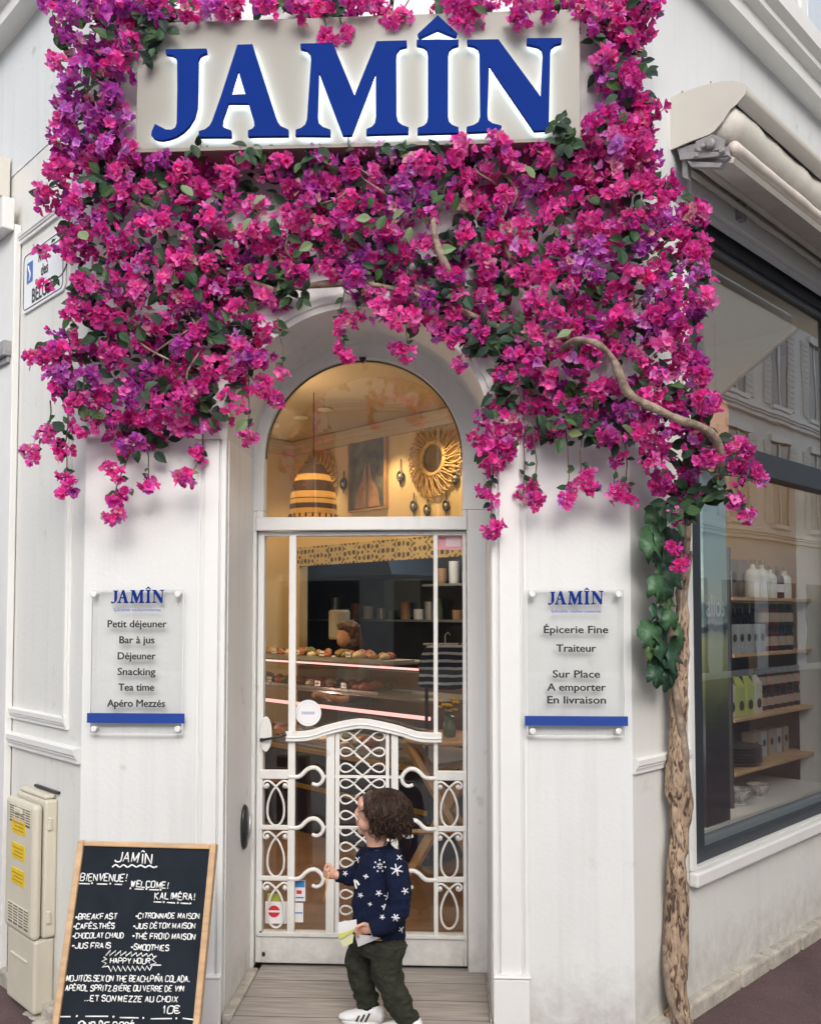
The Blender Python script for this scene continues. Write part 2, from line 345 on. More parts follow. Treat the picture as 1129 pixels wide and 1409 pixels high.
# projecting ledge that caps the corner piers
zl = FA.px(130, 604)[1]
m = MB(); m.fbox(FA, XL - .012, XL + .17, zl, zl + .022, 0, .035); m.fbox(FA, XL - .012, XL + .17, zl + .022, zl + .05, 0, .02)
m.build('ledge', M['trim'], B, bevel=.003)
# deep jamb lining (warmer paint) and a stone threshold strip
for x in (JX0 - .001, JX1 - .004): MB().box((x, .02, 0), (x + .005, .449, ZSP)).build('jamb', M['jamb'], B)
for x, x2 in ((JX0 + .004, JX0 + .045), (JX1 - .012, JX1 - .004)): MB().box((x, -.02, -.1), (x2, .44, .012)).build('threshold', M['stone'], B, bevel=.006)
# stone courses under the street walls
def stone_course(fr, s0, s1, off, name='plinth'):
    m = MB(); s = s0; rnd = random.Random(3)
    while s < s1:
        e = min(s + rnd.uniform(.28, .55), s1); h = rnd.uniform(.0, .012); o = off + rnd.uniform(-.012, .012)
        m.fbox(fr, s + .003, e - .003, -.12, -.022 + h * .3, -.05, o); s = e
    m.build(name, M['stone'], B, bevel=.012)
stone_course(RW, .02, 7, .055); stone_course(LW, .02, 6, .05)
stone_course(FA, XL, JX0 - .02, .03); stone_course(FA, JX1 + .01, XR, .03)

# left street wall: tall framed panel, chair rail, cornice
pz0, = [LW.px(58, 996)[1]]
pS0, pS1 = LW.px(98, 800)[0], LW.px(14, 800)[0]
pz1 = LW.px(32, 322)[1]
m = MB(); t_ = .05
moulding(m, LW, pS0, pS1, pz0, t_, .022); moulding(m, LW, pS0, pS1, pz1 - t_, t_, .022)
vmould(m, LW, pS0, pS0 + .032, pz0 + t_, pz1 - t_, .020); vmould(m, LW, pS1 - .045, pS1, pz0 + t_, pz1 - t_, .020)
m.build('panel_moulding', M['trim'], B)
m = MB(); zr = LW.px(108, 1050)[1]; moulding(m, LW, .0, LW.px(5, 1025)[0], zr, .062, .03); m.build('chair_rail', M['trim'], B)
m = MB(); zr2 = RW.px(874, 1064)[1]; moulding(m, RW, .0, WS0 - .045, zr2, .058, .026); m.build('chair_rail', M['trim'], B)
zc = LW.px(20, 55)[1]
m = MB(); moulding(m, LW, -.04, 7, zc, .24, .16); m.build('cornice', M['trim'], B)
zcr = RW.px(1045, 85)[1]
m = MB(); moulding(m, RW, -.04, 8, zcr, .26, .17); m.build('cornice', M['trim'], B)
m = MB(); s0 = RW.px(1098, 60)[0]
m.fbox(RW, s0, s0 + 1.1, zcr + .28, ZTOP - .1, .004, .02); up = m.build('window', M['trim'], B)
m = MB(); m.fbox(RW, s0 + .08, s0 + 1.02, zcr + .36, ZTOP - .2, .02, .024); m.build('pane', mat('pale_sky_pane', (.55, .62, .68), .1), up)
# a fascia board behind the sign: the wall steps forward above the arch
zf = FA.px(300, 212)[1]
m = MB(); m.fbox(FA, XL + .05, XR + .035, zf + .01, ZTOP, 0, .05); m.build('fascia', M['white'], B, bevel=.004)

# ---- shop window in the right street wall
win = MB()
fw_ = rs(972, 900)[0] - WS0
zm0, zm1 = rs(1000, 640)[1], rs(1000, 604)[1]
zi0 = rs(974, 1170)[1]; zi1 = rs(972, 345)[1]
win.fbox(RW, WS0 + .002, WS0 + fw_, WZ0, WZ1, -.10, -.022)
win.fbox(RW, WS0 + fw_, WS1 - .07, WZ1 - .085, WZ1 - .002, -.10, -.022)
win.fbox(RW, WS0 + fw_, WS1 - .07, WZ0 + .002, WZ0 + .055, -.10, -.022)
win.fbox(RW, WS0 + fw_, WS1 - .07, zm0, zm1, -.10, -.024)
win.fbox(RW, WS1 - .07, WS1 - .002, WZ0, WZ1, -.10, -.022)
W = win.build('window', M['frame'], B, bevel=.004)
M['bead'] = mat('grey_bead', (.12, .14, .155), .4)
for z in (WZ0 + .055, WZ1 - .115): MB().fbox(RW, WS0 + fw_, WS1 - .07, z, z + .03, -.09, -.045).build('bead', M['bead'], W)
m = MB(); m.fbox(RW, WS0 + fw_, WS1 - .07, WZ0 + .085, zm0, -.072, -.064); m.build('pane', M['glass_r'], W)
m = MB(); m.fbox(RW, WS0 + fw_, WS1 - .07, zm1, WZ1 - .115, -.072, -.064); m.build('pane', M['glass_t'], W)
m = MB(); m.fbox(RW, WS0 - .05, WS1 + .05, WZ0 - .062, WZ0 - .002, 0, .045); m.fbox(RW, WS0 - .05, WS0 - .001, WZ0 - .002, WZ1 + .03, 0, .018)
m.build('sill', M['trim'], W, bevel=.012)
m = MB(); m.fbox(RW, WS0 - .001, WS1 + .05, WZ1 + .001, WZ1 + .13, 0, .03); m.build('lintel_board', M['trim'], W, bevel=.01)

# ---- the entrance door with its frame, arched fanlight and wrought grille
ZD = lambda x, y, o=0: FD.px(x, y, o)
gx0, gx1 = ZD(365, 800)[0], ZD(636, 800)[0]; gc = (gx0 + gx1) / 2; gr = (gx1 - gx0) / 2
zt0, zt1 = ZD(500, 731)[1], ZD(500, 713)[1]              # transom bar
zsp = ZD(500, 497)[1] - gr
fx0, fx1 = JX0 - .02, JX1 + .02
m = MB()
P = [(fx0, zt1 + .03), (fx0, ZSP + R0 + .06), (fx1, ZSP + R0 + .06), (fx1, zt1 + .03), (gc + gr, zt1 + .03)] + [(gc + gr * cos(pi * i / 40), zsp + gr * sin(pi * i / 40)) for i in range(41)] + [(gc - gr, zt1 + .03)]
m.prism([(x, .452, z) for x, z in P], (0, .07, 0))
dx0, dx1 = ZD(355, 1000)[0], ZD(641.5, 1000)[0]; zb = ZD(500, 1283)[1]; zbot = .018
m.box((fx0, .452, 0), (dx0 - .003, .56, zt1 + .03)); m.box((dx1 + .003, .452, 0), (fx1, .56, zt1 + .03))
DF = m.build('door_frame', M['door'], B, bevel=.005)
m = MB(); m.box((dx0 - .003, .44, zt0), (dx1 + .003, .56, zt1)); m.box((dx0 - .003, .449, zt1), (gx0, .55, zt1 + .03)); m.box((gx1, .449, zt1), (dx1 + .003, .55, zt1 + .03))
m.build('transom_bar', M['door'], DF, bevel=.004)
m = MB(); m.prism([(gc + gr * 1.002 * cos(pi * i / 40), .50, zsp + gr * 1.002 * sin(pi * i / 40)) for i in range(41)] + [(gc - gr, .50, zt1), (gc + gr, .50, zt1)], (0, .006, 0)); m.build('fanlight_pane', M['glass_f'], DF)
m = MB(); arch_ring(m, gc, zsp, [(gr - .006, .0), (gr - .006, .012), (gr + .004, .012), (gr + .004, 0)], .498); m.build('fanlight_bead', mat('dark_bead', (.10, .085, .07), .6), DF)
m = MB(); m.prism([(gc - .016, .455, zsp + gr), (gc + .016, .455, zsp + gr), (gc + .010, .455, zsp + gr - .022), (gc - .010, .455, zsp + gr - .022)], (0, -.02, 0)); m.build('catch', M['black'], DF)
# door leaf: stiles, rails
m = MB()
ly0, ly1 = .475, .525
m.box((dx0, ly0, zbot), (gx0, ly1, zt0 - .004)); m.box((gx1, ly0, zbot), (dx1, ly1, zt0 - .004))
m.box((gx0, ly0, zbot), (gx1, ly1, zb)); m.box((gx0, ly0, zt0 - .022), (gx1, ly1, zt0 - .004))
D = m.build('door', M['door'], B, bevel=.003)
m = MB(); m.box((dx0 + .01, ly0 - .012, zb - .012), (dx1 - .01, ly0, zb + .006)); m.build('weather_rail', M['door'], D, bevel=.003)
m = MB(); m.box((gx0, .508, zb), (gx1, .513, zt0 - .022)); m.build('pane', M['glass'], D)
m = MB(); m.box((fx0 + .01, .50, .001), (fx1 - .01, .53, .017)); m.build('draught_gap', M['black'], DF)
GO = .030                                                # the grille stands this far in front of the leaf plane
def gp(x, y, o=GO): return FD.at(x, y, o)
IR = M['iron']
for x0, x1 in ((398, 404.5), (596, 602.5)):
    (a0, z0), (a1, z1) = ZD(x0, 735, GO), ZD(x1, 1281, GO)
    MB().fbox(FD, a0, a1, zb, zt0 - .02, GO - .02, GO).build('glazing_bar', IR, D, bevel=.002)
for x0, x1, yt in ((449, 459.5, 1006), (538, 547.5, 1007)):
    a0, z0 = ZD(x0, yt, GO); a1, _ = ZD(x1, 1281, GO)
    MB().fbox(FD, a0, a1, zb, z0, GO - .02, GO + .004).build('grille_stile', IR, D, bevel=.003)
for x0, x1, yt in ((461.5, 466, 1003), (530.5, 535, 1003)):
    a0, z0 = ZD(x0, yt, GO); a1, _ = ZD(x1, 1281, GO)
    MB().fbox(FD, a0, a1, zb, z0, GO - .012, GO).build('lattice_stile', IR, D, bevel=.001)
C5 = lambda x, y: (350 + x / 3.967, 985 + y / 3.967)
def smooth_path(pts, n=6):
    P = [np.array(p, float) for p in pts]; out = []
    for i in range(len(P) - 1):
        p0, p1, p2, p3 = P[max(i - 1, 0)], P[i], P[i + 1], P[min(i + 2, len(P) - 1)]
        for k in range(n):
            t = k / n; out.append(.5 * ((2 * p1) + (-p0 + p2) * t + (2 * p0 - 5 * p1 + 4 * p2 - p3) * t * t + (-p0 + 3 * p1 - 3 * p2 + p3) * t ** 3))
    return out + [P[-1]]
# serpentine top rail
top = smooth_path([C5(170, 112), C5(240, 112), C5(310, 104), C5(400, 76), C5(500, 52), C5(590, 42)] + [(500 + (500 - x) + 0.5, y + 1.6) for x, y in [C5(500, 52), C5(400, 76), C5(310, 104), C5(240, 112), C5(170, 112)]], 5)
m = MB(); A = []
hw = 7.2
up_ = [gp(x, y - hw, GO + .02) for x, y in top]; lo_ = [gp(x, y + hw, GO + .02) for x, y in top]; ub = [gp(x, y - hw, GO - .015) for x, y in top]; lb = [gp(x, y + hw, GO - .015) for x, y in top]
m.strip(up_, lo_); m.strip(ub, up_); m.strip(lo_, lb); m.strip(lb, ub); n_ = len(top)
m.add([up_[0], lo_[0], lb[0], ub[0]], [(0, 1, 2, 3)]); m.add([up_[-1], lo_[-1], lb[-1], ub[-1]], [(0, 1, 2, 3)])
m.build('top_rail', IR, D, bevel=.003, clean=True)
m = MB(); m.tube([gp(x, y + 1.5, GO + .021) for x, y in top], .004, 6); m.build('rail_bead', IR, D, smooth=True)
# side rails, scrolls, teardrop loops, cross bars
row = 278
SY = lambda y: y                                          # rows in crop units
scroll = [(185, 333), (235, 333), (258, 322), (280, 300), (305, 285), (335, 284), (362, 305), (375, 335), (366, 362), (342, 377), (314, 369)]
loop = [(78, 385), (66, 391), (52, 384), (50, 368), (62, 356), (80, 356), (100, 370), (118, 388), (140, 420), (160, 480), (160, 545), (142, 586), (117, 599), (92, 586), (73, 545), (74, 480), (94, 420), (116, 388), (134, 370), (154, 356), (172, 356), (184, 368), (182, 384), (168, 391), (156, 385)]
def mirror(pts): return [(997.2 - x, y + 1.8) for x, y in pts]
for k in range(3):
    for side in (0, 1):
        T = (lambda pts: mirror([C5(x, y + k * row) for x, y in pts])) if side else (lambda pts: [C5(x, y + k * row) for x, y in pts])
        sc = smooth_path(T(scroll), 5); n_ = len(sc)
        MB().tube([gp(x, y, GO - .004) for x, y in sc], [.0098 - .004 * max(0, (i / n_ - .45)) for i in range(n_)], 8).build('scroll', IR, D, smooth=True)
        lp = smooth_path(T(loop), 4)
        MB().tube([gp(x, y, GO - .010 + .004 * sin(i / 9)) for i, (x, y) in enumerate(lp)], .0053, 7).build('teardrop_loop', IR, D, smooth=True)
        for q_ in (70, 166): MB().ell(gp(*T([(q_, 380)])[0], GO - .006), .010).build('curl', IR, D, smooth=True)
        q = T([(30, 320 if k else 295), (200, 346)]); (a0, z0), (a1, z1) = ZD(*q[0], GO), ZD(*q[1], GO)
        MB().fbox(FD, min(a0, a1), max(a0, a1), z1, z0, GO - .018, GO - .001).build('side_rail', IR, D, bevel=.003)
    q = C5(375, 334 + k * row); (a0, z0), (a1, z1) = ZD(q[0], q[1] - 2.3, GO), ZD(997.2 - q[0], q[1] + 2.3, GO)
    MB().fbox(FD, a0, a1, z1, z0, GO - .016, GO - .003).build('cross_bar', IR, D, bevel=.001)
# interlaced lattice of looping wires
m = MB(); xl, xr, xc = 468, 529, 498.5; p_ = 21.75; y0 = 1013
for i in range(13):
    y = y0 + i * p_
    for s in (0, 1):
        X = (lambda x: x) if s == 0 else (lambda x: 2 * xc - x)
        pts = [(xc + 9, y - p_ * .80), (xc, y - p_ / 2), (xl + 18.5, y), (xl + 13, y + 4.2), (xl + 7, y + 6.0), (xl + 1.8, y + 4), (xl, y), (xl + 1.8, y - 4), (xl + 7, y - 6.0), (xl + 13, y - 4.2), (xl + 18.5, y), (xc, y + p_ / 2), (xc + 9, y + p_ * .80)]
        if i == 0: pts = pts[2:] if s else pts[1:]
        if i == 12: pts = pts[:11]
        m.tube([gp(X(x), yy, GO - .006 + (.003 if s else -.003)) for x, yy in smooth_path(pts, 4)], .0043, 6)
m.build('lattice', IR, D, smooth=True)
# lock plate and black lever on the left stile, keyhole, stickers
ex, ez = ZD(366, 1010, .03)
m = MB(); m.prism([FD.p(ex + .028 * cos(2 * pi * i / 28) , ez + .078 * sin(2 * pi * i / 28), .025) for i in range(28)], FD.n * .016); h = m.build('lock_plate', M['iron'], D, bevel=.004)
m = MB(); m.tube([gp(360, 1018, .045), gp(362, 1018, .062), gp(380, 1014.5, .062), gp(394, 1011, .055)], [.006, .006, .005, .004], 8); m.ell(gp(360, 1018, .045), .009); m.build('lever', M['black'], D, smooth=True)
MB().ell(FD.at(362.5, 1313, .027), (.008, .005, .011)).build('keyhole', M['black'], D, smooth=True); MB().ell(FD.at(358.5, 1282, .04), (.005, .004, .004)).build('screw', M['black'], D, smooth=True)
def disc(m, fr, px, py, r, o, th=.001, n=32):
    s, z = fr.px(px, py, o); m.prism([fr.p(s + r * cos(2 * pi * i / n), z + r * sin(2 * pi * i / n), o) for i in range(n)], fr.n * th)
def prect(m, fr, x0, y0, x1, y1, o, th=.001):
    (s0, z1), (s1, z0) = fr.px(x0, y0, o), fr.px(x1, y1, o); m.fbox(fr, s0, s1, z0, z1, o, o + th)
M['stick'] = mat('white_sticker', (.75, .75, .77), .5); M['lilac'] = mat('lilac_print', (.45, .45, .60), .5)
M['pink'] = mat('pink_print', (.72, .35, .40), .5); M['red'] = mat('red_print', (.55, .02, .04), .5); M['skyb'] = mat('blue_print', (.05, .22, .55), .5); M['olive'] = mat('olive_print', (.35, .38, .05), .5)
m = MB(); disc(m, FD, 424, 981, .059, -.007); st = m.build('sticker', M['stick'], D)
def ring(m, fr, px, py, r, o, t):
    s, z = fr.px(px, py, o); m.tube([fr.p(s + r * cos(2 * pi * i / 40), z + r * sin(2 * pi * i / 40), o) for i in range(41)], t, 4)
m = MB(); ring(m, FD, 424, 981, .048, -.0065, .0012); ring(m, FD, 424, 981, .034, -.0065, .0008); prect(m, FD, 415, 979, 433, 983, -.006); st2 = m.build('sticker_print', M['lilac'], D)
m = MB(); prect(m, FD, 601, 735.5, 635, 756, -.007); m.build('sticker', M['pink'], D)
m = MB(); prect(m, FD, 613, 739, 633, 752, -.0055); m.build('sticker_print', mat('rose_print', (.75, .55, .58), .5), D)
m = MB(); prect(m, FD, 365, 1240, 398, 1271, -.007); prect(m, FD, 404, 1211, 420, 1240, -.007); prect(m, FD, 403, 1242, 417, 1269, -.007); m.build('sticker', M['stick'], D)
m = MB(); disc(m, FD, 377, 1254, .026, -.0055); prect(m, FD, 408, 1225, 415, 1230, -.0055); m.build('sticker_print', M['red'], D)
m = MB(); prect(m, FD, 368, 1252.5, 386, 1255.5, -.004); m.build('sticker_print', M['stick'], D)
m = MB(); prect(m, FD, 406, 1212, 419, 1221, -.0055); prect(m, FD, 405, 1255, 416, 1257, -.0055); prect(m, FD, 407, 1234, 418, 1236, -.0055); m.build('sticker_print', M['skyb'], D)
m = MB(); prect(m, FD, 368, 1229, 386, 1239.5, -.007); m.build('sticker_print', M['olive'], D)

# bell and door stop on the left jamb
JF = Frame((JX0 + .004, 0, 0), (0, 1, 0), (1, 0, 0))
hx = onY(335, 1133, .36)
o = MB().lathe((JX0 + .004, .30, hx[2]), [(.0, 0), (.050, 0), (.055, .006), (.050, .016), (.0, .020)], 28, Matrix.Rotation(pi / 2, 3, 'Y'))
vs = o.v; zc_ = hx[2]; o.v = [(x, .30 + (y - .30) * .9, zc_ + (z - zc_) * 1.75) for x, y, z in vs]
t = thing('door_pull', 'black oval recessed pull on the left door jamb', 'handle', (JX0, .30, zc_)); o.build('back_plate', M['black'], t, smooth=True)
m = MB(); m.tube([(JX0 + .02, .30, zc_ - .06), (JX0 + .034, .30, zc_ - .02), (JX0 + .034, .30, zc_ + .05)], .007, 8); m.build('grip', M['steel'], t, smooth=True)
zc_ = onY(343, 784, .449)[2]; xx = onY(343, 784, .449)[0]
t = thing('doorbell', 'tiny round black bell push beside the door', 'doorbell', (xx, .452, zc_))
MB().lathe((xx, .452, zc_), [(0, 0), (.013, 0), (.015, .003), (.012, .008), (0, .009)], 20, Matrix.Rotation(pi / 2, 3, 'X')).build('bezel', M['black'], t, smooth=True)
MB().ell((xx, .444, zc_), (.006, .004, .006)).build('button', M['steel'], t, smooth=True)
# ------------------------------------------------------------------ the big shop sign with halo-lit letters
SO = .16                                                  # sign face stands this far off the wall
LET = {
 'J': [(203,238),(402,234),(404,256),(385,262),(370,272),(362,292),(360,440),(357,520),(345,568),(318,612),(290,640),(255,662),(222,674),(190,680),(165,678),(146,670),(133,655),(136,636),(152,600),(175,612),(205,627),(232,628),(250,618),(257,598),(260,440),(259,300),(253,278),(238,268),(205,262)],
 'A': [(552,215),(625,213),(735,555),(748,590),(762,610),(800,628),(800,660),(603,662),(603,632),(626,622),(635,608),(632,588),(605,501),(508,501),(482,575),(478,600),(486,618),(522,632),(523,665),(364,665),(364,635),(395,626),(415,610),(428,588),(470,470)]}
LET = {k: [(170 + x / 3.528, y / 3.528) for x, y in v] for k, v in LET.items()}
AHOLE = [(170 + x / 3.528, y / 3.528) for x, y in [(556,345),(591,456),(521,458)]]
LET['M'] = [(413.2,59.5),(457.5,58.5),(487.5,131),(517.6,56.3),(559.2,55.1),(559.8,63.2),(550,66),(545.6,72),(544.7,80),(545.2,158),(547.5,167),(553,171.5),(561.9,174.7),(561.3,183.7),(503.5,185.2),(504,177),(511,174),(515.5,169),(517,160),(516.4,101),(483.5,186),(471.5,186.3),(438.7,100),(436.8,160),(438.5,169),(444,174),(454.3,178),(454.3,187),(406.1,186.5),(406.7,178),(414,175.5),(419.5,171),(422,164),(427.7,82),(426.5,74),(422,69),(413.2,66.6)]
LET['I'] = [(572.8,54.2),(630.6,54.2),(630.6,61.7),(622,64.5),(618,68.5),(616.3,75),(616.1,160),(617.5,167),(622,171.5),(630.6,174.7),(630.6,182.8),(574,184.3),(574,175.6),(583,172.3),(587,168),(588.4,161),(588.4,75),(586.5,67.5),(582,64),(572.8,61.7)]
CIRC = [(602,20.5),(629,45.2),(627.6,49.7),(624,49.8),(601.4,40.7),(579,51),(575.8,51.2),(574,46.7)]
LET['N'] = [(642,54.2),(685.4,53.6),(743.5,132.5),(746.3,75),(745,68),(740,64),(723.9,60.2),(724.5,52.1),(772.7,51.8),(772.1,58.7),(763,61.5),(758.5,65),(756.7,71.5),(754.6,179.2),(734.5,180.1),(672.7,90.3),(670.3,158),(671.5,165),(677,169),(689.9,172.3),(689.3,180.1),(641.1,182.2),(641.7,174),(651,171.5),(657.5,167.5),(660.2,160),(659.2,72),(657,66),(651,62.8),(642.6,61.1)]
SF = Frame((0, 0, 0), (1, 0, 0), (0, -1, 0))
a0, zb0 = SF.px(187, 206, SO); a1, zb1 = SF.px(797, 12, SO)
T = thing('shop_sign', 'cream sign box with large blue halo lit letters JAMÎN above the door', 'sign', SF.p((a0 + a1) / 2, zb0, .05))
m = MB(); m.fbox(SF, a0, a1, zb0, zb1, .052, SO); m.build('panel', M['signbox'], T, bevel=.003)
m = MB(); m.fbox(SF, a0 - .004, a1 + .004, zb0 - .014, zb0 - .001, .052, SO + .006); m.build('panel_edge', mat('bronze_edge', (.20, .16, .13), .5), T)
M['halo'] = emit_mat('halo_led', (.80, .93, 1.0), 5.2)
def letter_mesh(polys, holes, fr, conv, o0, o1, sl=0):
    bm = bmesh.new()
    for P, H in polys:
        es = []
        for loop in [P] + H:
            vs = [bm.verts.new(tuple(fr.p(*conv(x, y), o1))) for x, y in loop]
            es += [bm.edges.new((vs[i], vs[(i + 1) % len(vs)])) for i in range(len(vs))]
        r = bmesh.ops.triangle_fill(bm, edges=es, use_beauty=True)
    ret = bmesh.ops.extrude_face_region(bm, geom=bm.faces[:])
    dv = Vector(fr.n * (o0 - o1)); bmesh.ops.translate(bm, verts=[v for v in ret['geom'] if isinstance(v, bmesh.types.BMVert)], vec=dv)
    out = MB(); bm.verts.ensure_lookup_table(); bm.verts.index_update()
    out.v = [tuple(v.co) for v in bm.verts]; out.f = [tuple(v.index for v in f.verts) for f in bm.faces]; bm.free(); return out
def inset(P, d):   # shrink a px polygon a little towards its inside
    n = len(P); area = sum(P[i][0] * P[(i + 1) % n][1] - P[(i + 1) % n][0] * P[i][1] for i in range(n)); sg = 1 if area > 0 else -1; out = []
    for i in range(n):
        p0, p1, p2 = (np.array(P[j % n], float) for j in (i - 1, i, i + 1))
        e1 = (p1 - p0) / np.linalg.norm(p1 - p0); e2 = (p2 - p1) / np.linalg.norm(p2 - p1)
        nn = np.array([-(e1[1] + e2[1]), e1[0] + e2[0]]) * sg; L = np.linalg.norm(nn); nn = nn / L if L > .2 else nn * 0
        out.append(tuple(p1 + nn * d))
    return out
for k in 'JAMIN':
    polys = [(LET[k], [AHOLE] if k == 'A' else [])] + ([(CIRC, [])] if k == 'I' else [])
    cv = lambda x, y: SF.px(x, y, SO + .038)
    lo = letter_mesh(polys, [], SF, cv, SO + .022, SO + .038).build('letter', M['blue'], T, bevel=.0015)
    pin = [(inset(P, 1.6), [inset(h, -1.4) for h in H]) for P, H in polys]
    letter_mesh(pin, [], SF, cv, SO + .0185, SO + .0215).build('halo_light', M['halo'], lo)

# ------------------------------------------------------------------ lettering
def text_mesh(txt, fr, cx, zbase, size, o, bold=.0, align='CENTER', th=.0012, name='lettering', mt=None, parent=None, squash=1, spacing=1):
    cu = bpy.data.curves.new('t', 'FONT'); cu.body = txt; cu.size = size; cu.align_x = align; cu.offset = bold; cu.space_character = spacing; cu.resolution_u = 3
    ob = bpy.data.objects.new('t', cu); COL.objects.link(ob); dg = bpy.context.evaluated_depsgraph_get()
    me = bpy.data.meshes.new_from_object(ob.evaluated_get(dg)); bpy.data.objects.remove(ob)
    mb = MB(); n = len(me.vertices)
    V = [fr.p(cx + v.co.x * squash, zbase + v.co.y, o + th) for v in me.vertices]
    mb.add(V, [tuple(p.vertices) for p in me.polygons])
    bpy.data.meshes.remove(me)
    return mb
def logo_polys(cx, cz, wdt, fr, o):   # the small blue logo: the same letters shrunk
    k = wdt / (772 - 207); x0 = (772 + 207) / 2; out = MB()
    for ch in 'JAMIN':
        polys = [(LET[ch], [AHOLE] if ch == 'A' else [])] + ([(CIRC, [])] if ch == 'I' else [])
        q = letter_mesh(polys, [], fr, lambda x, y: (cx + (x - x0) * k, cz + (186 - y + (x - 490) * -.015) * k * 1.08), o, o + .001)
        out.add(q.v, q.f)
    return out
M['acryl'] = glass_mat('acrylic', 1.45, (.990, .992, .990), .008)
M['edge'] = mat('frosted_edge', (.70, .72, .71), .3)
def plaque(px0, px1, py0, py1, bar, lines, label, logo_y, capt_y):
    o = .030; s0, z0 = FA.px(px0, py1, o); s1, z1 = FA.px(px1, py0, o); c = (s0 + s1) / 2
    T = thing('wall_plaque', label, 'sign', FA.p(c, z0, 0), 'acrylic plaques beside the door')
    m = MB(); m.fbox(FA, s0, s1, z0, z1, o - .006, o); m.build('acrylic_panel', M['acryl'], T, bevel=.001)
    for e0, e1, e2, e3 in ((s0 - .003, s0, z0, z1), (s1, s1 + .003, z0, z1), (s0, s1, z0 - .003, z0), (s0, s1, z1, z1 + .003)): MB().fbox(FA, e0, e1, e2, e3, o - .006, o + .0004).build('polished_edge', M['edge'], T)
    z_b0, z_b1 = FA.px(px0, bar[1], o)[1], FA.px(px0, bar[0], o)[1]
    m = MB(); m.fbox(FA, s0 - .012, s1 + .012, z_b0, z_b1, o + .0005, o + .003); m.build('blue_band', M['blue2'], T)
    for x in (px0 + 6, px1 - 7):
        for y in (py0 + 7, py1 - 6):
            sx, sz = FA.px(x, y, o)
            MB().lathe(FA.p(sx, sz, .0), [(.0, 0), (.008, 0), (.008, o), (.0125, o + .002), (.0125, o + .009), (.009, o + .012), (0, o + .012)], 16, Matrix.Rotation(pi / 2, 3, 'X')).build('standoff', M['trim'], T, smooth=False, bevel=.001)
    cx, zl_ = FA.px((152 + 227) / 2 if px0 < 500 else 791.5, logo_y, o)
    logo_polys(cx, zl_, .214, FA, o + .0008).build('logo', M['blue'], T)
    zc_ = FA.px(190, capt_y, o)[1]
    text_mesh('Spécialités méditerranéennes', FA, cx, zc_, .0165, o + .0008, .0003, squash=.98).build('caption', mat('blue_caption', (.10, .12, .40), .6), T)
    for txt, y, wpx in lines:
        m = MB()
        zz = FA.px(px0, y, o)[1]
        t = text_mesh(txt, FA, 0, 0, .040, o + .0008, 0, align='LEFT'); xs = [v[0] for v in t.v]; w_ = max(xs) - min(xs); sc = wpx / 1212 * 3.44 / w_
        t.v = [(cx + (v[0] - min(xs) - w_ / 2) * sc, v[1], zz + v[2]) for v in t.v]
        for dx_, dz_, dy_ in ((-.0013, 0, .0002), (.0013, 0, .0004), (0, .0009, .0006), (0, -.0008, .0008)): m.add([(v[0] + dx_, v[1] - dy_, v[2] + dz_) for v in t.v], t.f)
        m.add(t.v, t.f); m.build('text_line', M['ink'], T)
plaque(124, 252, 811, 1009, (981, 994.5), [('Petit déjeuner', 863, 83), ('Bar à jus', 885, 49), ('Déjeuner', 907, 53), ('Snacking', 928.5, 53), ('Tea time', 950, 50), ('Apéro Mezzés', 972, 81)],
       'clear acrylic plaque listing breakfast, juice bar and snacks, left of the door', 830, 841)
plaque(726, 857, 811, 1012, (985, 998), [('Épicerie Fine', 871, 86), ('Traiteur', 896.5, 53), ('Sur Place', 932, 63), ('A emporter', 950, 78), ('En livraison', 967.5, 78)],
       'clear acrylic plaque offering fine groceries and takeaway, right of the door', 832, 843)

# ------------------------------------------------------------------ street name plate on the left panel
o = .012
sA, zA = LW.px(30, 440, o); sB, zB = LW.px(87, 332, o)
s_hi, s_lo = LW.px(30, 440, o)[0], LW.px(88, 400, o)[0]; zb_, zt_ = LW.px(31, 433, o)[1], LW.px(31, 352, o)[1]
T = thing('street_name_plate', 'white enamel street name plate with blue emblem, partly behind flowers', 'sign', LW.p((s_hi + s_lo) / 2, zb_, 0))
def rrect(fr, s0, s1, z0, z1, r, o, notch=False):
    P = []
    for cx, cz, a in ((s1 - r, z0 + r, -90), (s1 - r, z1 - r, 0), (s0 + r, z1 - r, 90), (s0 + r, z0 + r, 180)):
        for i in range(6):
            t_ = radians(a + 90 * i / 5); P.append(fr.p(cx + r * cos(t_), cz + r * sin(t_), o))
    return P
MB().prism(rrect(LW, s_lo, s_hi, zb_, zt_, .03, .002), LW.n * .008).build('plate', mat('white_enamel', (.78, .79, .80), .2), T, bevel=.002)
Pq = rrect(LW, s_lo + .014, s_hi - .014, zb_ + .014, zt_ - .014, .025, .0112)
MB().tube(Pq + [Pq[0]], .0018, 4).build('border', M['navy'], T)
LT = Frame(LW.p(0, 0, 0), -adir, LW.n)                    # reads left to right
h_ = zt_ - zb_; wd = s_hi - s_lo
for txt, f, sz in (('RUE', .70, .19), ('des', .45, .20), ('BELGES', .10, .25)):
    t = text_mesh(txt, LT, -(s_lo + s_hi) / 2 + (.02 if txt == 'des' else 0), zb_ + h_ * f, sz * h_ * 1.3, .0105, .0012, squash=.80 if txt == 'BELGES' else .8); t.build('text_line', M['ink'], T)
m = MB(); m.fbox(LT, -s_hi + .05, -s_hi + .115, zt_ - .15, zt_ - .055, .0102, .0115); m.build('emblem', mat('enamel_blue', (.03, .12, .42), .3), T)
m = MB(); m.tube([LT.p(-s_hi + .0825 + .012 * sin(i), zt_ - .14 + i * .014, .0125) for i in range(6)], .004, 5); m.build('emblem_mark', M['stick'], T)

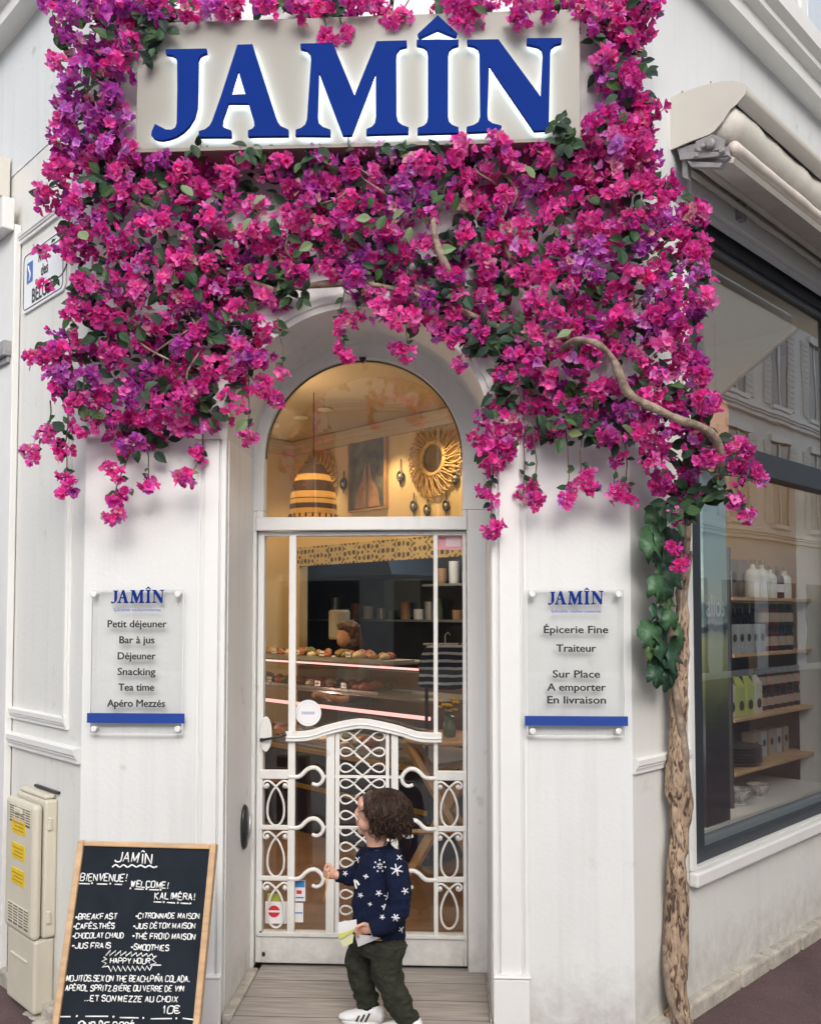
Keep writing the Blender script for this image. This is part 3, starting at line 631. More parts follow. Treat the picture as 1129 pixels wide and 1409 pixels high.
# ------------------------------------------------------------------ meter cabinet on the left wall
def meter():
    d = .095
    sR, zT = LW.px(74, 1094, .02); _, _ = 0, 0
    sL = LW.px(9, 1075, d)[0]; zB_ = -.06
    T = thing('meter_cabinet', 'cream plastic meter cabinet with yellow stickers against the left wall', 'cabinet', LW.p((sR + sL) / 2, zB_, 0))
    zs = LW.px(50, 1300, d)[1]
    m = MB(); m.fbox(LW, sR + .01, sL - .01, zB_, zs - .004, .0, d - .012); m.build('base', M['meter'], T, bevel=.012)
    m = MB(); m.fbox(LW, sR, sL, zs, zT - .02, .0, d * .55); m.fbox(LW, sR + .02, sL - .02, zT - .02, zT, .0, d * .5); m.build('case', M['meter'], T, bevel=.012)
    m = MB(); m.fbox(LW, sR + .008, sL + .004, zs - .004, zT - .035, d * .55 + .004, d); Dr = m.build('door', M['meter'], T, bevel=.018)
    wd_ = sL - sR; m = MB(); m2 = MB()
    for a, b_ in ((.82, .95), (.05, .20)):
        for i in range(7):
            z = zs + (zT - .035 - zs) * (a + (b_ - a) * i / 7)
            for c in range(4):
                s0 = sR + wd_ * (.16 + .18 * c); m.fbox(LW, s0, s0 + wd_ * .135, z, z + .010, d - .002, d + .0012)
                m2.fbox(LW, s0 - .004, s0 + wd_ * .135 + .004, z + .0105, z + .0145, d - .002, d + .004)
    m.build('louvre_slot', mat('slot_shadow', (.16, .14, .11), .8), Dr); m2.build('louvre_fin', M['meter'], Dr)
    for f in (.70, .52, .34):
        z = zs + (zT - zs) * f; m = MB(); m.fbox(LW, sR + wd_ * .30, sR + wd_ * .74, z, z + .062, d, d + .0022); st = m.build('sticker', M['yellow'], Dr)
        m = MB()
        for i in range(3): m.fbox(LW, sR + wd_ * .35, sR + wd_ * (.70 - .06 * (i % 2)), z + .012 + .015 * i, z + .017 + .015 * i, d + .0022, d + .003)
        m.build('sticker_print', mat('sticker_print', (.40, .26, .03), .6), st)
    m = MB(); m.fbox(LW, sR + wd_ * .38, sR + wd_ * .62, zT - .085, zT - .065, d - .003, d + .012); m.build('handle', M['meter'], Dr, bevel=.004)
    m = MB(); m.fbox(LW, sR + wd_ * .25, sR + wd_ * .8, zB_ + .19, zB_ + .2, d - .014, d - .006); m.build('base_rib', M['meter'], T, bevel=.003)
    for z in (zs + .06, zT - .14): MB().fbox(LW, sR - .010, sR + .002, z, z + .05, d * .28, d * .45).build('hinge', M['meter'], T, bevel=.004)
    m = MB(); m.fbox(LW, sR - .02, sR + .22, zT + .004, zT + .014, .0, .012); m.build('top_slot', M['black'], T)
    m = MB()
    rnd = random.Random(5)
    for i in range(16):
        s = sR + rnd.uniform(-.06, .10); oo = rnd.uniform(.02, d * .7); m.ell(LW.p(s, -.08, oo), (rnd.uniform(.015, .04), rnd.uniform(.012, .03), rnd.uniform(.005, .013)), Matrix.Rotation(rnd.random() * 3, 3, 'Z'), 8, 6)
    m.build('mortar_footing', M['stone'], T)
meter()

# ------------------------------------------------------------------ chalkboard A-frame
zt_ = .78; TL, TR = onZ(108, 1156, zt_), onZ(298, 1161, zt_)
zb_ = .24; BL, BR = onZ(68, 1409, zb_), onZ(278, 1409, zb_)
ux = (TR - TL) / np.linalg.norm(TR - TL); dn = ((BL - TL) + (BR - TR)) / 2; dn = dn - ux * (dn @ ux); dn /= np.linalg.norm(dn)
BW = np.linalg.norm(TR - TL); BHT = (zt_ + .085) / -dn[2]; nb = np.cross(dn, ux); nb = nb if nb[1] < 0 else -nb
class Tilt(Frame):
    def p(f, s, z, o=0): return TL + ux * s - dn * z + nb * o
    def px(f, x, y, o=0):
        h = hit(x, y, TL + nb * o, nb) - TL - nb * o; return float(h @ ux), float(-(h @ dn))
BF = Tilt(TL, ux, nb)
base_pt = (BF.p(BW / 2, -BHT, 0))
T = thing('chalkboard', 'wooden framed A-board with chalk menu standing on the pavement at left', 'menu board', (base_pt[0], base_pt[1] + .12, -.085))
fwd = .022
m = MB(); m.fbox(BF, 0, fwd, -BHT, 0, -.022, .006); m.build('frame_side', M['wood'], T, bevel=.004)
m = MB(); m.fbox(BF, BW - fwd, BW, -BHT, 0, -.022, .006); m.build('frame_side', M['wood'], T, bevel=.004)
m = MB(); m.fbox(BF, fwd, BW - fwd, -fwd * .85, -.001, -.021, .005); m.build('frame_top', M['wood'], T, bevel=.004)
m = MB(); m.fbox(BF, fwd, BW - fwd, -BHT + .10, -BHT + .13, -.021, .005); m.build('frame_bottom', M['wood'], T, bevel=.004)
m = MB(); m.fbox(BF, fwd - .004, BW - fwd + .004, -BHT + .12, -fwd * .8, -.014, -.004); m.build('slate', M['board'], T)
back = MB()
top_c = [BF.p(.10, -.03, -.026), BF.p(BW - .10, -.03, -.026)]
for tc_ in top_c:
    foot = tc_ + np.array([-.03, .07, 0]); foot[2] = -.085
    MB().tube([tc_, foot], .011, 6).build('rear_leg', M['wood'], T)
FONT = {'A': "002640|1232", 'B': "000636453303|3342413000", 'C': "453616050110304 1", 'D': "00062644422000", 'E': "46060040|0333", 'F': "460600|0333", 'G': "45361605011030 4222", 'H': "0006|4046|0343", 'I': "2026",
 'J': "4641301001", 'K': "0006|460340", 'L': "060040", 'M': "0006214640", 'N': "00064046", 'O': "160501103041453616", 'P': "00063645443303", 'R': "00063645443303|2340", 'S': "4536160504334241301001", 'T': "0646|2620", 'U': "060110304146",
 'V': "062046", 'W': "0610253046", 'X': "0046|0640", 'Y': "0623 46|2320", 'Z': "06460040", '!': "2622|2120", ',': "2110", '.': "2021", '1': "142620", '0': "160501103041453616", '€': "453616050110304 1|0434|0232",
 'É': "46060040|0333|1728", 'Î': "2026|172837", 'È': "46060040|0333|1827", 'Ñ': "00064046|173828 47", 'À': "002640|1232|1827", '•': "1323333212 13", '-': "0343"}
WID = {'I': 2.8, 'Î': 3.2, 'M': 6.2, 'W': 6.2, '!': 2.2, ',': 2.2, '.': 2.4, ' ': 2.6, '1': 3, '•': 4.2}
C1 = lambda x, y: (60 + x / 4.516, 1140 + y / 4.516)
rnd = random.Random(11)
def chalk(txt, x0, y0, x1, y1, cap, r=.0024):
    mb = MB(); adv = sum(WID.get(c, 5.5) for c in txt); a, b_ = BF.px(*C1(x0, y0)), BF.px(*C1(x1, y1)); r = r * .76; hgt = (BF.px(*C1(x0, y0 - cap))[1] - a[1]) / 6
    tot = adv - (1 if True else 0); pos = 0
    for c in txt:
        jx, jy, sl = rnd.uniform(-.2, .2), rnd.uniform(-.35, .35), rnd.uniform(-.06, .12)
        for st in FONT.get(c, '').split('|') if c != ' ' else []:
            st = st.replace(' ', ''); pts = []
            for i in range(0, len(st), 2):
                gx, gy = int(st[i]) + rnd.uniform(-.18, .18), int(st[i + 1]) + rnd.uniform(-.18, .18)
                if c in 'IÎ!,.1': gx -= 1
                f = (pos + gx + jx + gy * sl) / tot
                pts.append((a[0] + (b_[0] - a[0]) * f, a[1] + (b_[1] - a[1]) * f + (gy + jy) * hgt))
            if len(pts) > 3: pts = smooth_path([(p[0], p[1], 0) for p in pts], 3) if c in 'OCSUGJDBP0€' else pts
            oz = .0 + rnd.uniform(0, .0004)
            rr_ = r * rnd.uniform(.85, 1.15); P3 = [BF.p(p[0], p[1], -.004 + oz) for p in pts]
            if c in 'OCSUGJDBP0€': mb.tube(P3, rr_, 5)
            else:
                for k in range(len(P3) - 1): mb.tube([P3[k], P3[k + 1]], rr_ * rnd.uniform(.9, 1.08), 5)
        pos += WID.get(c, 5.5)
    return mb
lines = [("JAMÎN",440,205,672,222,62,.0032), ("BIENVENUE!",226,322,510,328,44,.0028), ("WELCOME!",538,362,770,372,38,.0027), ("KALIMÉRA!",688,438,935,444,40,.0027),
 ("•BREAKFAST",190,565,455,563,34,.0026), ("•CAFÉS,THÉS",180,624,438,621,32,.0026), ("•CHOCOLAT CHAUD",175,682,495,680,32,.0025), ("•JUS FRAIS",170,745,415,743,34,.0026),
 ("•CITRONNADE MAISON",567,558,965,560,32,.0024), ("•JUS DÉTOX MAISON",550,620,940,622,32,.0024), ("•THÉ FROID MAISON",545,685,940,690,34,.0025), ("•SMOOTHIES",537,753,775,760,34,.0026),
 ("HAPPY HOUR",410,838,660,840,32,.0025), ("MOJITOS,SEX ON THE BEACH,PIÑA COLADA,",138,948,905,955,36,.0025), ("APÉROL SPRITZ,BIÈRE OU VERRE DE VIN",132,1008,870,1014,34,.0025), ("...ET SON MEZZE AU CHOIX",250,1072,830,1080,35,.0026),
 ("10€",738,1148,850,1148,46,.003), ("JOUR DE ROSÉ",180,1262,560,1268,60,.0034)]
for l in lines: chalk(*l).build('chalk_lettering', M['chalk'], T, smooth=True)
m = MB()
def bl(pts, r=.0024): m.tube([BF.p(*BF.px(*C1(x, y)), -.0038) for x, y in pts], r, 5)
bl(smooth_path([(425, 240), (447, 225), (470, 240), (495, 226), (520, 241), (548, 226), (575, 240), (602, 228), (630, 242), (655, 230), (680, 242), (705, 236)], 3), .0028)
for x0, y0, x1, y1 in ((215, 342, 285, 344), (330, 345, 395, 346), (440, 347, 487, 348), (565, 376, 620, 378), (655, 380, 715, 382), (682, 456, 730, 458), (765, 460, 815, 463), (850, 464, 900, 467), (92, 1170, 165, 1170), (258, 1168, 400, 1168), (472, 1176, 588, 1178), (664, 1184, 796, 1182), (862, 1180, 938, 1190)): bl([(x0, y0), (x1, y1)])
for x, y in ((302, 340), (415, 343), (540, 372), (640, 376), (728, 380), (748, 458), (835, 462), (912, 466), (208, 1166), (435, 1170), (620, 1178), (825, 1180)): m.ell(BF.at(*C1(x, y)), .0035, None, 8, 6)
zz = [(385, 790)]
for i in range(9): zz += [(415 + i * 32, 755 + (i % 2) * 2 + i * 3), (408 + i * 34, 790 + i)]
bl(zz + [(700, 790), (672, 815), (698, 836), (660, 848), (728, 850)])
zz = [(372, 800), (390, 812), (360, 826), (388, 838), (362, 862), (400, 856)]
for i in range(9): zz += [(418 + i * 30, 890 - i), (430 + i * 30, 856)]
bl(zz)
m.build('chalk_lines', M['chalk'], T, smooth=True)

# ------------------------------------------------------------------ folded awning on the right wall, and the end of the next one on the left
def awning():
    pr = .255
    s0 = RW.px(920, 170, 0)[0]
    zs = lambda y, o, x=950: RW.px(x, y, o)[1]
    # the end cap, traced as it stands square to the wall
    EF = Frame(RW.p(s0, 0, 0), RW.n, -RW.u)
    cap = [(919, 137), (925, 132), (960, 119), (990, 112), (1008, 111), (1020, 114), (1027, 119), (1024, 130), (1014, 142), (1004, 150), (994, 166), (982, 180), (975, 185), (950, 194), (920, 207)]
    P = [EF.px(x, y) for x, y in cap]
    T = thing('awning', 'folded cream awning cassette above the shop window', 'awning', RW.p(s0 + 1, P[0][1] - .2, 0))
    m = MB(); m.prism([EF.p(s, z, 0) for s, z in P], RW.u * .006); m.build('end_cap', M['awn'], T)
    out = [P[i] for i in range(len(P))]
    shell = [q for q in P[:9]]                             # upper skin runs along the wall
    L = 5.0
    m = MB(); A = [EF.p(s, z, -.006) for s, z in shell]; m.strip(A, [a + RW.u * L for a in A]); A2 = [EF.p(s - .004, z - .005, -.006) for s, z in shell]; m.strip([a + RW.u * L for a in A2], A2); m.build('cassette', M['awn'], T, smooth=True)
    def along(x, y, r, name, mt, n=14, l=L, d0=.02):
        s, z = EF.px(x, y); c = EF.p(s, z, 0) + RW.u * d0
        wob = [c + RW.u * (l * i / 90) + np.array([0, 0, r * .12 * noise.noise(Vector((i * .35, r * 50, 0)))]) + RW.n * r * .10 * noise.noise(Vector((i * .5, r * 90, 3))) for i in range(91)]
        return MB().tube(wob, [r * (1 + .10 * noise.noise(Vector((i * .45, r * 30, 7)))) for i in range(91)], n).build(name, mt, T, smooth=True)
    along(984, 167, .084, 'fabric_roll', M['fabric']); along(1003, 200, .027, 'fabric_fold', M['pinkfab'], d0=.03); along(958, 222, .020, 'folding_arm', M['awn'], 10); along(940, 230, .014, 'folding_arm', M['awn'], 10)
    s, z = EF.px(1000, 213); m = MB(); c = EF.p(s, z, 0)
    m.prism([EF.p(*EF.px(x, y), -.03) for x, y in ((960, 214), (992, 207), (1006, 213), (1002, 220), (966, 224))], RW.u * L); m.build('front_bar', M['fabric'], T)
    m = MB()
    def plate_(poly, d0, th): m.prism([EF.p(*EF.px(x, y), -d0) for x, y in poly], RW.u * th)
    plate_([(928, 203), (975, 190), (985, 196), (998, 200), (1002, 214), (990, 226), (968, 229), (950, 224), (934, 214)], .012, .012)
    plate_([(958, 196), (982, 186), (996, 192), (994, 206), (972, 212), (960, 208)], -.012, .02)
    plate_([(936, 212), (1003, 211), (1004, 216), (938, 222)], -.02, .02); plate_([(948, 224), (996, 226), (992, 232), (952, 231)], -.016, .03); plate_([(938, 214), (944, 214), (946, 246), (938, 243)], .0, .03)
    for x, y, r in ((978, 199, .020), (994, 209, .012), (958, 216, .010), (968, 203, .010)):
        m.lathe(EF.at(x, y, .02), [(0, 0), (r, 0), (r, .014), (r * .6, .020), (0, .020)], 14, Matrix(((RW.n[0], 0, -RW.u[0]), (RW.n[1], 0, -RW.u[1]), (0, 1, 0))))
    m.build('bracket', M['greypl'], T)
    for x, y in ((938, 127), (977, 114)): MB().ell(EF.at(x, y - 1, .001), .004).build('screw', M['greypl'], T)
    m = MB(); m.fbox(RW, s0 + .55, s0 + .60, *sorted((zs(320, .05, 1080), zs(345, .05, 1080))), .0, .06); m.build('wall_bracket', M['greypl'], T)
    # what is left of the neighbour's awning at the far left
    s1 = LW.px(15, 230, .012)[0]; z1, z0 = LW.px(10, 205, .06)[1], LW.px(10, 264, .06)[1]
    T2 = thing('awning_box', 'cream end of a neighbouring awning box at the far left', 'awning', LW.p(s1 + .6, z0, .1))
    m = MB(); m.prism([LW.p(s1, z, o) for o, z in ((.012, z0 + .02), (.25, z0), (.26, z0 + .05), (.25, z1 - .06), (.22, z1 - .02), (.012, z1 + .005))], LW.u * 1.6); m.build('cassette', M['awn'], T2, bevel=.004)
    m = MB(); m.prism([LW.p(s1 + .03, z, o) for o, z in ((.012, z0 - .05), (.16, z0 - .06), (.16, z0 - .004), (.012, z0 + .014))], LW.u * 1.5); m.build('fabric_roll', M['greypl'], T2, bevel=.01)
awning()
# the next shopfront on the left: only its corner post shows
T = thing('neighbour_shopfront', 'white post of the neighbouring shopfront at the left edge', 'shopfront', LW.p(LW.px(8, 900)[0], -.08, .05))
s0 = LW.px(9, 900, .035)[0]
m = MB(); m.fbox(LW, s0, s0 + .5, -.1, LW.px(5, 322, .03)[1], .004, .035); m.build('post', M['trim'], T, bevel=.004)
m = MB(); zz = LW.px(5, 490, .06)[1]; m.fbox(LW, s0 + .01, s0 + .5, zz, zz + .07, .035, .07); m.fbox(LW, s0 + .02, s0 + .5, zz - .03, zz, .035, .05); m.build('bracket', M['greypl'], T, bevel=.004)
m = MB(); zz = LW.px(5, 310, .06)[1]; m.fbox(LW, s0 + .0, s0 + .5, zz - .04, zz + .11, .036, .09); m.build('capital', M['trim'], T, bevel=.006)
# ------------------------------------------------------------------ inside the shop
yF = 5.4
h = hit(404, 700, (0, yF, 0), (0, 1, 0)); CORN = np.array([h[0], yF, 0])
IA = Frame(CORN, -adir, -bdir)                            # wall with the mirrors; s grows to the right and nearer
IB = Frame(CORN, -bdir, -adir)                            # wall on the left; s grows nearer
ZC = 3.30
M['iwall'] = mat('warm_ivory_wall', (.60, .47, .28), .7, var=.06, vscale=2)
M['iceil'] = mat('ivory_ceiling', (.48, .40, .29), .7, var=.08, vscale=1)
M['ifloor'] = mat('brown_floor', (.22, .12, .06), .45, var=.35, vscale=5)
M['dark'] = mat('dark_kitchen', (.075, .078, .088), .6, var=.3, vscale=3)
M['rattan'] = mat('golden_rattan', (.66, .45, .21), .55, var=.3, vscale=30)
M['tan'] = mat('tan_wood', (.46, .27, .13), .5, var=.3, vscale=8)
i0 = np.array([XL + .05, .585, 0]); i1 = np.array([XR - .05, .585, 0])
tR = float(((RW.p(0, 0, -.29) - CORN) @ RW.n) / (IA.u @ RW.n)) - .01; ER = IA.p(tR, 0)
tL = float(((LW.p(0, 0, -.29) - CORN) @ LW.n) / (IB.u @ LW.n)) - .01
EL = IB.p(tL, 0)
fl = [i0, i1, RW.p(.45, 0, -.29), RW.p(float((ER - RW.o) @ RW.u), 0, -.29), ER, CORN, EL, LW.p(float((EL - LW.o) @ LW.u), 0, -.29), LW.p(.45, 0, -.29)]
m = MB(); m.prism([p + np.array([0, 0, -.02]) for p in fl], (0, 0, -.05)); struct(m.build('shop_floor', M['ifloor']))
m = MB(); m.prism([p + np.array([0, 0, ZC]) for p in fl], (0, 0, .06)); m.build('ceiling', M['iceil'], B)
KZ = 2.06; K0, K1 = .08, 3.9                               # kitchen hatch in the mirror wall
m = MB(); m.fbox(IA, 0, tR, KZ, ZC, -.12, 0); m.fbox(IA, -.12, K0, 0, KZ, -.12, 0); m.fbox(IA, K1, tR, 0, KZ, -.12, 0)
m.build('inner_wall', M['iwall'], B)
m = MB(); m.fbox(IA, K0, K1, 0, 1.05, -.12, 0); m.build('dado', mat('brown_dado', (.09, .055, .035), .5, var=.4), B)
m = MB(); m.fbox(IB, 0, tL - .1, 0, ZC, -.1, 0); m.build('inner_wall', M['iwall'], B)
m = MB(); m.fbox(IA, K0 - 1.9, K1 + .6, .0, 2.7, -1.9, -1.8); m.fbox(IA, K0 - 2.0, K0 - 1.9, .0, 2.7, -1.9, -.12); m.fbox(IA, K0 - 2.0, -.1, 0, 2.7, -.22, -.12); m.fbox(IA, K1 + .6, K1 + .7, 0, 2.7, -1.9, -.12); m.fbox(IA, K0 - 2.0, K1 + .7, 2.6, 2.7, -1.9, -.12)
m.build('kitchen_wall', M['dark'], B)
m = MB(); moulding(m, IB, .0, tL - .1, ZC - .135, .14, .08); moulding(m, IA, .0, tR, ZC - .135, .14, .08); m.build('ceiling_moulding', M['iceil'], B)
# patterned band over the hatch
def pattern_mat():
    m = bpy.data.materials.new('patterned_band'); m.use_nodes = True; t = m.node_tree; b = t.nodes['Principled BSDF']; b.inputs['Roughness'].default_value = .7
    tc = t.nodes.new('ShaderNodeTexCoord'); mp = t.nodes.new('ShaderNodeMapping'); mp.inputs['Scale'].default_value = (26, 26, 26); mp.inputs['Rotation'].default_value = (0, radians(45), 0)
    t.links.new(tc.outputs['Object'], mp.inputs[0]); v = t.nodes.new('ShaderNodeTexVoronoi'); v.feature = 'F1'; v.inputs['Randomness'].default_value = .15; v.inputs['Scale'].default_value = .55
    t.links.new(mp.outputs[0], v.inputs['Vector']); r = t.nodes.new('ShaderNodeValToRGB'); r.color_ramp.interpolation = 'CONSTANT'
    r.color_ramp.elements[0].color = (.06, .05, .04, 1); r.color_ramp.elements[1].color = (.45, .38, .25, 1); r.color_ramp.elements[1].position = .33
    e = r.color_ramp.elements.new(.62); e.color = (.12, .09, .06, 1); t.links.new(v.outputs['Distance'], r.inputs[0]); t.links.new(r.outputs[0], b.inputs['Base Color']); return m
m = MB(); m.fbox(IA, K0, K1, KZ - .02, KZ + .17, .0, .012); m.build('patterned_band', pattern_mat(), B)
m = MB(); m.fbox(IA, K0 - .02, K0 + .04, 1.05, KZ, .0, .02); m.build('hatch_post', M['iwall'], B)
# lamps: recessed spots that light the wall and the room
def spot(loc, tgt, e, size=75, col=(1, .70, .34)):
    l = bpy.data.lights.new('spot_lamp', 'SPOT'); l.energy = e; l.spot_size = radians(size); l.spot_blend = .7; l.color = col; l.shadow_soft_size = .04
    o = bpy.data.objects.new('spot_lamp', l); COL.objects.link(o); o.location = tuple(map(float, loc)); o.rotation_euler = (Vector(loc) - Vector(tgt)).to_track_quat('Z', 'Y').to_euler(); return o
M['spotlit'] = emit_mat('spot_glow', (1, .86, .6), 14)
spot_pts = [(375, 585), (414, 574), (447, 563)]
names = ['small recessed ceiling spot nearest the left wall', 'small recessed ceiling spot in the middle of the row', 'small recessed ceiling spot at the right of the row']
for (px, py), lb in zip(spot_pts, names):
    q = onZ(px, py, ZC - .004); T = thing('ceiling_spot', lb, 'ceiling lamp', q, 'recessed ceiling spots')
    MB().lathe(q + np.array([0, 0, -.012]), [(.05, 0), (.062, .002), (.062, .012), (.05, .012)], 20).build('rim', M['trim'], T)
    MB().lathe(q + np.array([0, 0, -.010]), [(0, 0), (.046, 0), (.046, .006), (0, .006)], 20).build('lens', M['spotlit'], T)
for s, e in ((.45, 12), (1.55, 16), (2.25, 16), (3.2, 16)):
    c = IA.p(s, ZC - .06, .35); spot(c, IA.p(s, 1.9, .02), e * 1.7, 80)
for s in (1.0, 2.4): spot(IB.p(s, ZC - .06, .5), IB.p(s, 1.6, .0), 7, 90)
def pl(loc, e, r=.1, col=(1, .70, .38)):
    l = bpy.data.lights.new('lamp_and_fill_light', 'POINT'); l.energy = e; l.shadow_soft_size = r; l.color = col; o = bpy.data.objects.new('lamp_and_fill_light', l); COL.objects.link(o); o.location = tuple(map(float, loc))  # serves the glow of lamps and added fill without fixtures
pl(IA.p(2.0, 2.95, 1.6), 5, .12); pl(IA.p(3.9, 2.8, 1.3), 10, .12)

def wpt(px, py, o=0): return IA.px(px, py, o)
# striped straw pendant lamp
c = hit(431, 680, CORN + IA.n * 1.15, IA.n); dep = float((c - CAM) @ FWD); k = dep / F
T = thing('pendant_lamp', 'striped dark and straw pendant lamp glowing behind the fanlight', 'lamp', c)
zt_, zb_ = c[2] + (680 - 640) * k, c[2] - (709 - 680) * k
R_ = 32.5 * k; Hh = zt_ - zb_
prof = lambda f: R_ * (1 - .58 * f ** 2.7)
bands = [(0, .10, 's'), (.10, .20, 'd'), (.20, .29, 's'), (.29, .31, 'd'), (.31, .44, 's'), (.44, .66, 'd'), (.66, .79, 's'), (.79, 1.0, 'd')]
M['straw'] = petal_mat('lamp_straw', .45, False, (.55, .34, .12)); M['strawd'] = petal_mat('lamp_dark_weave', .25, False, (.09, .06, .045))
for key, mt in (('s', 'straw'), ('d', 'strawd')):
    m = MB()
    for a, b_, kd in bands:
        if kd != key: continue
        n = 36; rows = 5; vs = []
        for i in range(rows + 1):
            f = a + (b_ - a) * i / rows
            for j in range(n): vs.append((c[0] + prof(f) * cos(2 * pi * j / n), c[1] + prof(f) * sin(2 * pi * j / n), zb_ + Hh * f))
        m.add(vs, [(i * n + j, i * n + (j + 1) % n, (i + 1) * n + (j + 1) % n, (i + 1) * n + j) for i in range(rows) for j in range(n)])
    m.build('shade_band', M[mt], T, smooth=True)
m = MB()
for j in range(22):
    a = 2 * pi * j / 22; m.tube([(c[0] + R_ * cos(a), c[1] + R_ * sin(a), zb_), (c[0] + R_ * 1.01 * cos(a), c[1] + R_ * 1.01 * sin(a), zb_ - .03)], .008, 5)
m.build('fringe', M['strawd'], T)
MB().tube([(c[0], c[1], zt_ - .01), (c[0], c[1], ZC)], .004, 6).build('cord', M['black'], T)
MB().ell((c[0], c[1], zb_ + Hh * .55), .035).build('bulb', emit_mat('bulb_glow', (1, .8, .5), 12), T, smooth=True)
pl((c[0], c[1], zb_ + Hh * .50), 2.6, .04, (1, .72, .36))
# sunburst mirrors of looped rattan
def sunburst(px, py, w_px, h_px, label):
    s, z = wpt(px, py, .03); dep = float((IA.p(s, z) - CAM) @ FWD); k = dep / F; Hh = h_px * k / 2
    T = thing('rattan_mirror', label, 'mirror', IA.p(s, z - Hh, .0), 'rattan sunburst mirrors')
    m = MB(); n = 40
    for i in range(n):
        a = 2 * pi * i / n
        ca, sa = cos(a), sin(a); P = []
        for t_ in np.linspace(0, 1, 13):
            r_ = Hh * (.72 + .27 * cos(2 * pi * t_)); aa = a + .115 * sin(2 * pi * t_) + .10 * cos(2 * pi * t_)
            P.append(IA.p(s + r_ * cos(aa) * .93, z + r_ * sin(aa), .02 + .03 * sin(pi * t_) * (i % 2)))
        m.tube(P, .0070, 5)
    m.build('rattan_rays', M['rattan'], T, smooth=True)
    m = MB(); P = [IA.p(s + Hh * .40 * cos(2 * pi * i / 40), z + Hh * .42 * sin(2 * pi * i / 40), .04) for i in range(41)]; m.tube(P, .022, 8); m.build('rim', M['rattan'], T, smooth=True)
    m = MB(); m.prism([IA.p(s + Hh * .39 * cos(2 * pi * i / 40), z + Hh * .41 * sin(2 * pi * i / 40), .025) for i in range(40)], IA.n * .006); m.build('mirror_glass', mat('mirror_glass', (.45, .42, .38), .08, metal=.9), T)
sunburst(595.5, 631, 72, 108, 'large rattan sunburst mirror on the lit yellow wall at right')
sunburst(437, 659, 60, 84, 'smaller rattan sunburst mirror half hidden behind the pendant lamp')
# framed picture, tan shapes on dark
(sL, zT), (sR, zB) = wpt(480.5, 603, .03), wpt(528, 697, .03)
zT = wpt(480.5, 600, .03)[1]; T = thing('framed_picture', 'dark framed picture of raised hands between the two mirrors', 'picture', IA.p((sL + sR) / 2, zB, 0))
m = MB(); m.fbox(IA, sL, sR, zB, zT, .001, .03); m.build('canvas', mat('dark_canvas', (.05, .055, .05), .5, col2=(.16, .15, .12), vscale=7), T)
m = MB()
for a, b_, c_, d_ in ((sL - .015, sL, zB - .015, zT + .015), (sR, sR + .025, zB - .015, zT + .015)): m.fbox(IA, a, b_, c_, d_, 0, .04)
m.fbox(IA, sL, sR, zT, zT + .015, 0, .039); m.fbox(IA, sL, sR, zB - .015, zB, 0, .039); m.build('frame', M['tan'], T)
m = MB(); wS, hS = sR - sL, zT - zB
for a in (-1, 1):
    P = [IA.p(sL + wS * (.52 + a * x), zB + hS * z, .031) for x, z in ((.05, .60), (.09, .50), (.16, .36), (.30, .22), (.36, .02), (.04, .02), (.02, .3))]
    m.prism(P, IA.n * .002)
m.build('painted_hands', mat('painted_skin', (.42, .24, .15), .6, var=.35, vscale=14), T)
# hanging charm ornaments
charm_proto = None
def charm(px, py, ln, lb):
    s, z = wpt(px, py, .03); k = float((IA.p(s, z) - CAM) @ FWD) / F; r = 6.5 * k
    T = thing('hanging_charm', lb, 'ornament', IA.p(s, z, .02), 'dark charms hanging on the yellow wall')
    MB().tube([IA.p(s, z + ln * k, .015), IA.p(s, z, .02)], .005, 5).build('cord', M['ink'], T)
    m = MB(); m.tube([IA.p(s + r * .7 * cos(2 * pi * i / 20), z + r * sin(2 * pi * i / 20), .022) for i in range(21)], r * .32, 6); m.build('ring', mat('charm_dark', (.06, .055, .06), .4), T, smooth=True)
    MB().ell(IA.p(s, z, .024), (r * .4, r * .4, r * .5)).build('bead', mat('charm_pale', (.45, .48, .5), .3), T, smooth=True)
    MB().tube([IA.p(s, z - r, .02), IA.p(s, z - r * 2.2, .02)], [.010, .003], 6).build('tassel', M['ink'], T)
for px, py, ln, lb in ((471, 666, 18, 'dark charm between pendant lamp and picture'), (549, 655, 24, 'dark charm between picture and right mirror'), (567, 696, 18, 'dark charm below the right mirror, leftmost of three'), (585.5, 701, 14, 'round dark charm right below the centre of the right mirror'), (611.5, 695, 18, 'dark charm below the right mirror, rightmost of three'), (624.5, 657, 20, 'dark charm beside the right mirror near the fanlight edge')):
    charm(px, py, ln, lb)

# refrigerated display counter in front of the hatch
o0, o1 = .75, 1.45; cs0, cs1 = -.5, 3.30
T = thing('display_counter', 'navy and glass display counter full of pastries', 'counter', IA.p(1, 0, 1.1))
m = MB(); m.fbox(IA, cs0, cs1, -.02, .56, o0, o1); m.build('cabinet', M['navy'], T, bevel=.01)
m = MB(); m.fbox(IA, cs0, cs1 + .02, .56, .59, o0, o1 + .02); m.fbox(IA, cs0, cs1, .30, .33, o1, o1 + .015); m.build('gold_trim', M['brass'], T)
m = MB(); m.fbox(IA, cs0, cs1, .59, .61, o0, o1); m.fbox(IA, cs0, cs1, .985, 1.0, o0 + .1, o1 - .12); m.fbox(IA, cs0, 2.75, 1.205, 1.22, o0, o1 - .1); m.build('shelf', mat('counter_shelf', (.20, .19, .18), .3), T)
M['pinkled'] = emit_mat('rosy_strip_light', (1, .45, .42), .9)
m = MB(); m.fbox(IA, cs0, cs1, 1.19, 1.203, o1 - .14, o1 - .115); m.fbox(IA, .6, cs1, .890, .912, o1 - .03, o1 - .008); m.build('strip_light', M['pinkled'], T)
m = MB(); m.fbox(IA, cs0, cs1, .61, 1.20, o1 - .006, o1); m.build('front_glass', M['glass'], T)
m = MB()
